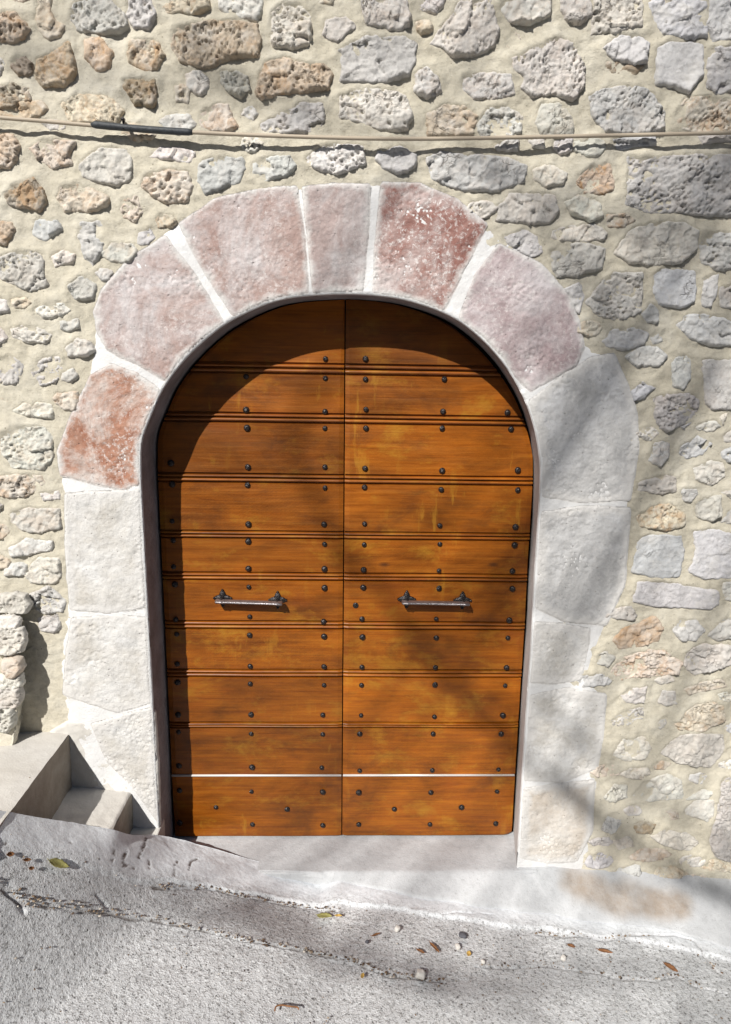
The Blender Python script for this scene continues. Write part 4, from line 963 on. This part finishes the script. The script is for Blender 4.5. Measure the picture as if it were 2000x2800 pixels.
for j, u in enumerate(np.linspace(0, 1, 36)):
    q = inn + (out_ - inn) * u
    zg = np.where(q[:, 0] > -0.04, ground(q[:, 0], q[:, 1]), -1.0); q[:, 2] = np.maximum(q[:, 2], zg + 0.0015 + 0.004 * (1 - u ** 6))
    tt_ = np.clip((-0.03 - q[:, 1]) / np.maximum(-0.03 - out_[:, 1], 0.02), 0, 1)
    flatz = 0.0015 + (np.where(out_[:, 0] < -0.06, 0.0015, out_[:, 2] + 0.002) - 0.0015) * tt_
    wl = sstep(1.05, 0.80, q[:, 0]); q[:, 2] = flatz * wl + q[:, 2] * (1 - wl)
    amp = np.where(q[:, 1] > -0.03, 0.0, 1.0) * wl + (1 - wl) * min(1, u * 6); amp = np.minimum(amp, 1.0) * min(1.0, (1 - u) * 8)
    q[:, 2] += amp * (0.005 * fbm(q, 4, 3) + 0.0025 * fbm(q, 16, 2)) * np.clip((0.0 - q[:, 1]) / 0.12, 0, 1)
    q[:, 2] = np.maximum(q[:, 2], zg + 0.0012)
    if u == 1: q[:, 2] = np.where(zg < -.5, q[:, 2] - .02, zg - 0.02)
    rows.append(q)
A = np.concatenate(rows)
sa = hit(1640, 2440)[:2]; sb = hit(1850, 2500)[:2]
dd = dseg(A[:, :2], np.array([wall(1570, 2455, -.06)[:2], wall(1700, 2455, -.10)[:2], wall(1850, 2500, -.12)[:2]]))
dirt_a = (1 - sstep(0.03, 0.10, dd + 0.05 * fbm(A, 6, 3))) * 0.8
ap = mesh_obj('cement_apron', A, [tuple(reversed(f)) for f in grid_faces(ni, 36)], M['apron'], None, True, {'dirt': dirt_a}); tag(ap, kind='structure')

# ------------------------------------------------------------------ cable on the wall
cable = empty('wall_cable', tuple(wall(340, 340, -0.06))); tag(cable, 'thin beige cable with black sleeve strung across the wall above the arch', 'cable')
cpx = [(-900,250),(-300,292),(0,322),(120,331),(250,343),(345,350),(430,356),(525,362),(700,370),(850,375),(1000,379),(1150,380),(1300,378),(1500,374),(1750,369),(2000,363),(2400,352),(2900,340)]
cp = chaikin(np.array([wall(u, v, -0.042) for u, v in cpx]), 2, False)
V, Fc = tube(cp, 0.0068, 12); o = mesh_obj('wire', V, Fc, M['wire']); parent_keep(o, cable)
sp = [wall(u, v, -0.042) for u, v in [(250,342),(262,341),(300,345),(345,349),(400,354),(460,358),(515,361),(527,362)]]
V, Fc = tube(sp, [0.007, 0.0125, 0.0125, 0.0115, 0.012, 0.0118, 0.0118, 0.0085], 12); o = mesh_obj('splice_sleeve', V, Fc, M['sleeve']); parent_keep(o, cable)
c0 = wall(338, 330, -0.046); m = MB(); m.add(*tube([c0 + [0, 0.066, 0.0], c0 + [0, 0.02, 0.0], c0 + [0, 0.0, -0.004], c0 + [0, -.004, -0.03]], [.004, .004, .005, .004], 8)); m.add(*tube([c0 + [0, 0.004, 0.004], c0 + [0, -.012, 0.002]], [.007, .006], 8))
o = m.build('wall_hook', M['iron']); parent_keep(o, cable)
for (u, v) in [(-420, 283), (2330, 352)]:
    w = wall(u, v, -0.042); V, Fc = tube([w + [0, .07, 0], w + [0, -.006, 0]], [.005, .006], 8); o = mesh_obj('wall_hook', V, Fc, M['iron']); parent_keep(o, cable)

# ------------------------------------------------------------------ litter on the ground
def place(o, u, v, lift, rz, tilt=0.0):
    p = hit(u, v); e = 0.03
    nx = -(ground(p[0] + e, p[1]) - ground(p[0] - e, p[1])) / (2 * e); ny = -(ground(p[0], p[1] + e) - ground(p[0], p[1] - e)) / (2 * e)
    nz = Vector((float(nx), float(ny), 1)).normalized(); tx = Vector((1, 0, 0)); tx = (tx - nz * tx.dot(nz)).normalized(); ty = nz.cross(tx)
    q = Matrix((tx, ty, nz)).transposed().to_quaternion()
    o.location = (p[0], p[1], p[2] + lift + 0.004); o.rotation_mode = 'QUATERNION'
    o.rotation_quaternion = q @ Matrix.Rotation(rz, 4, 'Z').to_quaternion()
def leaf_obj(name, length, width, curl, mat, label, u, v, rz, seed, group=None):
    r = random.Random(seed); n, mrows = 17, 7; V = []
    for j in range(mrows):
        s = -1 + 2 * j / (mrows - 1)
        for i in range(n):
            t = i / (n - 1); w = width * .5 * (math.sin(math.pi * t ** 0.8) ** 0.8) * (1 + 0.08 * math.sin(t * 23 + seed))
            V.append((length * (t - .5), s * w, curl * ((t - .5) ** 2 * 2 + 0.7 * s * s * (w / max(width * .5, 1e-6))) + 0.0012 * math.sin(7 * t + 3 * s)))
    V = np.array(V); V[:, 2] -= V[:, 2].min(); nb = len(V); lo = V - [0, 0, 0.0009]
    Fc = grid_faces(n, mrows); Fc2 = [tuple(x + nb for x in reversed(f)) for f in Fc]
    per = [i for i in range(n)] + [j * n + n - 1 for j in range(1, mrows)] + [(mrows - 1) * n + i for i in range(n - 2, -1, -1)] + [j * n for j in range(mrows - 2, 0, -1)]
    sidef = [(per[(q + 1) % len(per)], per[q], per[q] + nb, per[(q + 1) % len(per)] + nb) for q in range(len(per))]
    m = MB(); m.add(np.r_[V, lo], Fc + Fc2 + sidef)
    m.add(*tube([(-length * .5 + .002, 0, V[0, 2]), (-length * .62, .003, V[0, 2] + .002)], [.0012, .0008], 6))
    o = m.build(name, mat); place(o, u, v, 0.001, rz, 0); return tag(o, label, 'leaf', group or 'dead leaves on the ground')
leaf_obj('fallen_leaf', .088, .030, .010, M['leafg'], 'largest olive leaf, dark-tipped, on the kerb below the side steps', 160, 2366, 0.10, 1)
leaf_obj('fallen_leaf', .070, .034, .006, M['leafg'], 'broad olive green leaf on the kerb below the middle of the door', 888, 2508, -0.35, 2)
leaf_obj('fallen_leaf', .032, .012, .006, M['leafb'], 'brown leaf scrap just left of the largest olive leaf', 74, 2355, 0.4, 3)
leaf_obj('fallen_leaf', .022, .012, .005, M['leafb'], 'tiny rust brown leaf scrap just below the larger brown scrap at left', 86, 2378, 0.3, 4)
leaf_obj('fallen_leaf', .030, .016, .008, M['leafb'], 'brown leaf scrap at the far left edge of the kerb', 28, 2340, 0.5, 5)
leaf_obj('fallen_leaf', .030, .014, .006, M['leafy'], 'small orange leaf touching the broad olive green leaf', 926, 2508, -0.1, 6)
leaf_obj('fallen_leaf', .036, .014, .008, M['leafb'], 'narrow brown leaf lying left of the slanting tan leaf', 1150, 2606, -0.5, 7)
leaf_obj('fallen_leaf', .058, .016, .010, M['leafb'], 'slanting tan brown leaf between the white pebbles', 1188, 2596, -0.95, 8)
leaf_obj('fallen_leaf', .030, .018, .008, M['leafy'], 'bright yellow leaf scrap right of the white pebbles', 1282, 2612, 1.2, 9)
leaf_obj('fallen_leaf', .032, .018, .010, M['leafb'], 'dark red brown leaf beside a white pebble under the grey kerb scar', 1562, 2592, -0.3, 10)
leaf_obj('fallen_leaf', .060, .020, .008, M['leafb'], 'long rust orange leaf lying flat under the right end of the kerb', 1655, 2606, -0.15, 11)
leaf_obj('fallen_leaf', .056, .026, .014, M['leafb'], 'curled rust leaf nearest the right edge of the street', 1834, 2652, -0.75, 12)
leaf_obj('fallen_leaf', .040, .010, .006, M['leafb'], 'thin brown leaf fragment beside the white chip cluster', 1028, 2560, 0.5, 13)
leaf_obj('fallen_leaf', .026, .014, .006, M['leafy'], 'pale peach leaf scrap on the open street below the door', 992, 2672, 1.3, 14)
def pebble(size, flat, mat, label, u, v, seed, group='pebbles on the street'):
    V = []; n, mr = 20, 12
    for j in range(mr):
        ph = math.pi * j / (mr - 1)
        for i in range(n):
            q = 2 * math.pi * i / n; V.append((math.sin(ph) * math.cos(q), math.sin(ph) * math.sin(q), math.cos(ph)))
    V = np.array(V); r = 1 + 0.35 * fbm(V + seed * 3.1, 1.3, 3); sg = np.sign(V) * np.abs(V) ** 0.75
    V = sg * r[:, None] * np.array([1, .8, flat]) * size * .5
    o = mesh_obj('pebble', V, grid_faces(n, mr, True), mat); place(o, u, v, size * flat * .3, seed); return tag(o, label, 'pebble', group)
pebble(.026, .8, M['peb'], 'white pebble nearest the threshold, above the brown leaves', 1087, 2545, 1)
pebble(.024, .8, M['peb'], 'white pebble beside the yellow leaf scrap', 1252, 2594, 2)
pebble(.038, .8, M['peb'], 'largest cream pebble stuck in the dark seam of the street', 1150, 2672, 3)
pebble(.026, .6, M['peb'], 'bright white chip below the dark red brown leaf', 1541, 2624, 4)
pebble(.018, .7, M['peb'], 'smallest white pebble between the yellow scrap and the bright chip', 1321, 2634, 5)
pebble(.034, .45, M['pebd'], 'flat dark slate chip above the white pebble', 1266, 2562, 6)
pebble(.016, .7, M['pebd'], 'dark pebble on the bare concrete left of the brown leaves', 1004, 2579, 7)
tw = [hit(u, v) + [0, 0, .006] for u, v in [(752,2768),(754,2755),(770,2751),(795,2756),(815,2757),(817,2764)]]
V, Fc = tube(chaikin(np.array(tw), 2, False), 0.0028, 7); o = mesh_obj('twig', V, Fc, M['leafb']); tag(o, 'bent dark twig lying on the bare street at the bottom', 'twig')
# crumbs of leaf and grit caught in the seams
m = MB(); r = random.Random(21)
def crumb(p, s):
    V = np.array([(-1, -.6, 0), (1, -.7, 0), (.8, .6, 0), (-.7, .8, 0), (-.5, -.2, .8), (.5, 0, .7)]) * s; a = r.uniform(0, 6.3)
    Rm = np.array([[math.cos(a), -math.sin(a), 0], [math.sin(a), math.cos(a), 0], [0, 0, 1]])
    V = V @ Rm.T + [p[0], p[1], float(ground(p[0], p[1])) - .003]
    m.add(V, [(0, 1, 5, 4), (1, 2, 5), (2, 3, 4, 5), (3, 0, 4)], shade=np.full(6, r.random()))
for line, num in ((CRACK_LO, 260), (CRACK_UP, 100), (EDGE_R, 60), (SCAR, 60)):
    q = resample(line, 400)
    for _ in range(num):
        p = q[int(399 * r.random())] + np.array([r.gauss(0, .006), r.gauss(0, .007)]); crumb(p, r.uniform(.002, .006))
for _ in range(420):
    p = (r.uniform(-1.5, 1.9), r.uniform(-1.15, -.22))
    if p[1] < y_edge(np.array(p[0])) - .05: crumb(p, r.uniform(.0015, .0042))
for _ in range(70):
    if r.random() < .6: p, zc = (r.uniform(-1.17, -0.93), r.uniform(-.26, .02)), 0.412
    else: p, zc = (r.uniform(-1.6, -1.19), r.uniform(-.35, .02)), 0.684
    q0 = m.n; crumb(p, r.uniform(.002, .005)); m.V[-1][:, 2] += zc - float(ground(p[0], p[1])) + .001 - (.095 * (p[0] + 1.19) if zc < .5 else 0)
n = NT('leaf_crumbs'); sh = n.attr('shade', 'Fac')
mt = n.fin(n.ramp(sh, [(0.0, (0.05, 0.04, 0.035)), (0.35, (0.16, 0.10, 0.06)), (0.7, (0.30, 0.23, 0.16)), (1.0, (0.62, 0.58, 0.52))]), 0.9)
o = m.build('debris', mt); tag(o, kind='stuff')

# ------------------------------------------------------------------ the tree across the street whose branches shade the wall
tree = empty('street_tree', (-1.4, -10.2, 0.5)); tag(tree, 'leafy tree across the street whose branches shade the wall', 'tree')
def up_sun(u, v, d, on='wall'):
    p = wall(u, v, 0.0) if on == 'wall' else hit(u, v); return p - SUN * d
bm = MB(); DD = 12.5
HUB = np.array([2.7, 0.0, 4.9]) - SUN * DD
def limb(pts, r0, r1): 
    pts = chaikin(np.array(pts, float), 3, False); bm.add(*tube(pts, np.linspace(r0, r1, len(pts)), 8))
limb([(-1.4, -10.2, 0.1), (-1.35, -10.1, 4.0), (HUB[0] + .05, HUB[1] - .6, 8.5), HUB], .22, .10)
for tw_, rr, md in [([(1480,1930),(1700,2120),(1900,2260),(2050,2340)], .022, 'wall'), ([(1300,1560),(1420,1640),(1560,1650)], .018, 'wall'), ([(1230,1830),(1400,1960),(1540,2090)], .014, 'wall'), ([(1540,2130),(1750,2330),(2000,2480)], .026, 'wall'),
    ([(1240,400),(1500,560),(1800,640),(2000,700)], .02, 'wall'), ([(1500,640),(1640,820),(1700,1020)], .018, 'wall'), ([(640,2470),(900,2600),(1100,2680),(1500,2760)], .022, 'g'), ([(420,2430),(560,2480),(760,2530)], .024, 'g'), ([(900,2620),(1300,2690),(1900,2650)], .017, 'g'),
    ([(1000,1560),(1060,1660),(1110,1740)], .02, 'wall'), ([(0,150),(300,230),(620,250),(900,330)], .018, 'wall'), ([(500,120),(800,330),(1100,380)], .018, 'wall')]:
    pp = [up_sun(u, v, DD, md) for u, v in tw_]; limb(pp, rr, rr * .6)
    limb([HUB, HUB * .45 + pp[0] * .55 + [0, 0, .15], pp[0]], .012, .010)
cl = []   # foliage clumps: centre, radius, number of leaves
limb([HUB, up_sun(1750, -500, DD), up_sun(1250, 200, DD), up_sun(900, 800, DD), up_sun(690, 1080, DD), up_sun(780, 1250, DD), up_sun(860, 1400, DD), up_sun(890, 1500, DD)], .012, .022)
limb([up_sun(860, 1400, DD), up_sun(960, 1500, DD), up_sun(1060, 1640, DD), up_sun(1180, 1800, DD), up_sun(1320, 1960, DD), up_sun(1450, 2090, DD), up_sun(1650, 2260, DD), up_sun(1850, 2390, DD), up_sun(2050, 2480, DD)], .014, .034)
for (u, v, rad, num) in [(1180,1790,.16,90),(1330,1930,.15,90),(1300,2090,.14,60),(1150,1740,.12,50),(1700,2260,.17,120),(1830,2340,.2,160),(1960,2420,.16,110),(1650,2330,.12,60),
    (1420,640,.2,120),(1560,760,.22,190),(1620,900,.24,220),(1700,820,.25,190),(1520,1000,.14,80),(1680,1030,.2,150),(1840,960,.22,120),(1900,1120,.2,90),(1330,560,.14,90),(1760,1160,.2,110),(1880,700,.2,110),
    (760,300,.2,60),(1000,60,.2,70),(560,230,.18,50),(1300,140,.2,50),(1850,350,.2,50)]:
    cl.append((up_sun(u, v, DD + rnd.uniform(-.5, .8)), rad, num))
n_wall = len(cl)
for (u, v, rad, num) in [(480,2450,.16,80),(640,2500,.15,80),(720,2560,.1,50),(1000,2640,.16,90),(1150,2690,.18,120),(1350,2680,.2,140),(1550,2660,.18,120),(1700,2640,.14,80),(860,2700,.12,60),(1880,2800,.05,60),(1990,2805,.05,60)]:
    cl.append((up_sun(u, v, DD + rnd.uniform(-.5, .6), 'g'), rad, num))
lm = MB(); r = np.random.RandomState(5)
for k_, (c, rad, num) in enumerate(cl):
    num = int(num * (0.075 if k_ < n_wall else 0.08))
    j = min(cl, key=lambda q: np.linalg.norm(q[0] - (c * .8 + HUB * .2)) if np.linalg.norm(q[0] - c) > .05 else 99)[0]
    limb([HUB * .5 + c * .5 + [0, 0, .1], c * .9 + HUB * .1, c], .011, .006)
    pts = c + r.normal(size=(num, 3)) * rad * .55; a = r.uniform(0, 6.28, (num, 3)); s = r.uniform(.025, .05, num)
    for p, q, k in zip(pts, a, s):
        R3 = np.array(Matrix.Rotation(q[0], 3, 'X') @ Matrix.Rotation(q[1], 3, 'Y') @ Matrix.Rotation(q[2], 3, 'Z'))
        lm.add(np.array([(-1, 0, 0), (-.3, -.5, .08), (.5, -.4, .1), (1.1, 0, 0), (.5, .4, .1), (-.3, .5, .08)]) * k @ R3.T + p, [(0, 1, 2, 3), (0, 3, 4, 5)])
o = bm.build('trunk', M['bark']); parent_keep(o, tree)
o = lm.build('crown', M['leaf']); parent_keep(o, tree)

# ------------------------------------------------------------------ unseen building added behind the camera to screen the low sky
added_house = empty('added_house', (0, -6.3, 0.5)); tag(added_house, 'unseen low building with tiled roof, added across the street to screen the sky', 'added_house')
m = MB(); m.add(*box(-11, -2.2, -9.0, -6.3, -2, 4.2)); m.add(*box(-1.0, 11, -9.0, -6.3, -2, 4.2)); m.add(*box(-2.2, -1.0, -9.0, -6.3, 2.7, 4.2)); m.add(*box(-2.2, -1.0, -9.0, -6.5, -2, 2.7))
o = m.build('added_house_wall', mat_simple('ochre_render', (0.30, 0.25, 0.19), 0.95, 0, 6, 0.2), None, False); parent_keep(o, added_house)
m = MB(); m.add(np.array([(-11.2, -6.05, 4.15), (11.2, -6.05, 4.15), (11.2, -7.7, 4.75), (-11.2, -7.7, 4.75), (11.2, -9.2, 4.15), (-11.2, -9.2, 4.15)]), [(0, 1, 2, 3), (3, 2, 4, 5), (0, 5, 4, 1), (0, 3, 5), (1, 4, 2)])
o = m.build('roof', mat_simple('terracotta_tiles', (0.35, 0.16, 0.09), 0.9, 0, 14, 0.3), None, False); parent_keep(o, added_house)
for x in (-7.5, -4.5, 2.5, 6.0):
    V, Fc = box(x - .45, x + .45, -6.3, -6.26, 1.6, 2.9); o = bevel(mesh_obj('shutter', V, Fc, mat_simple('grey_blue_shutter', (0.16, 0.2, 0.23), 0.7), None, False), .008); parent_keep(o, added_house)
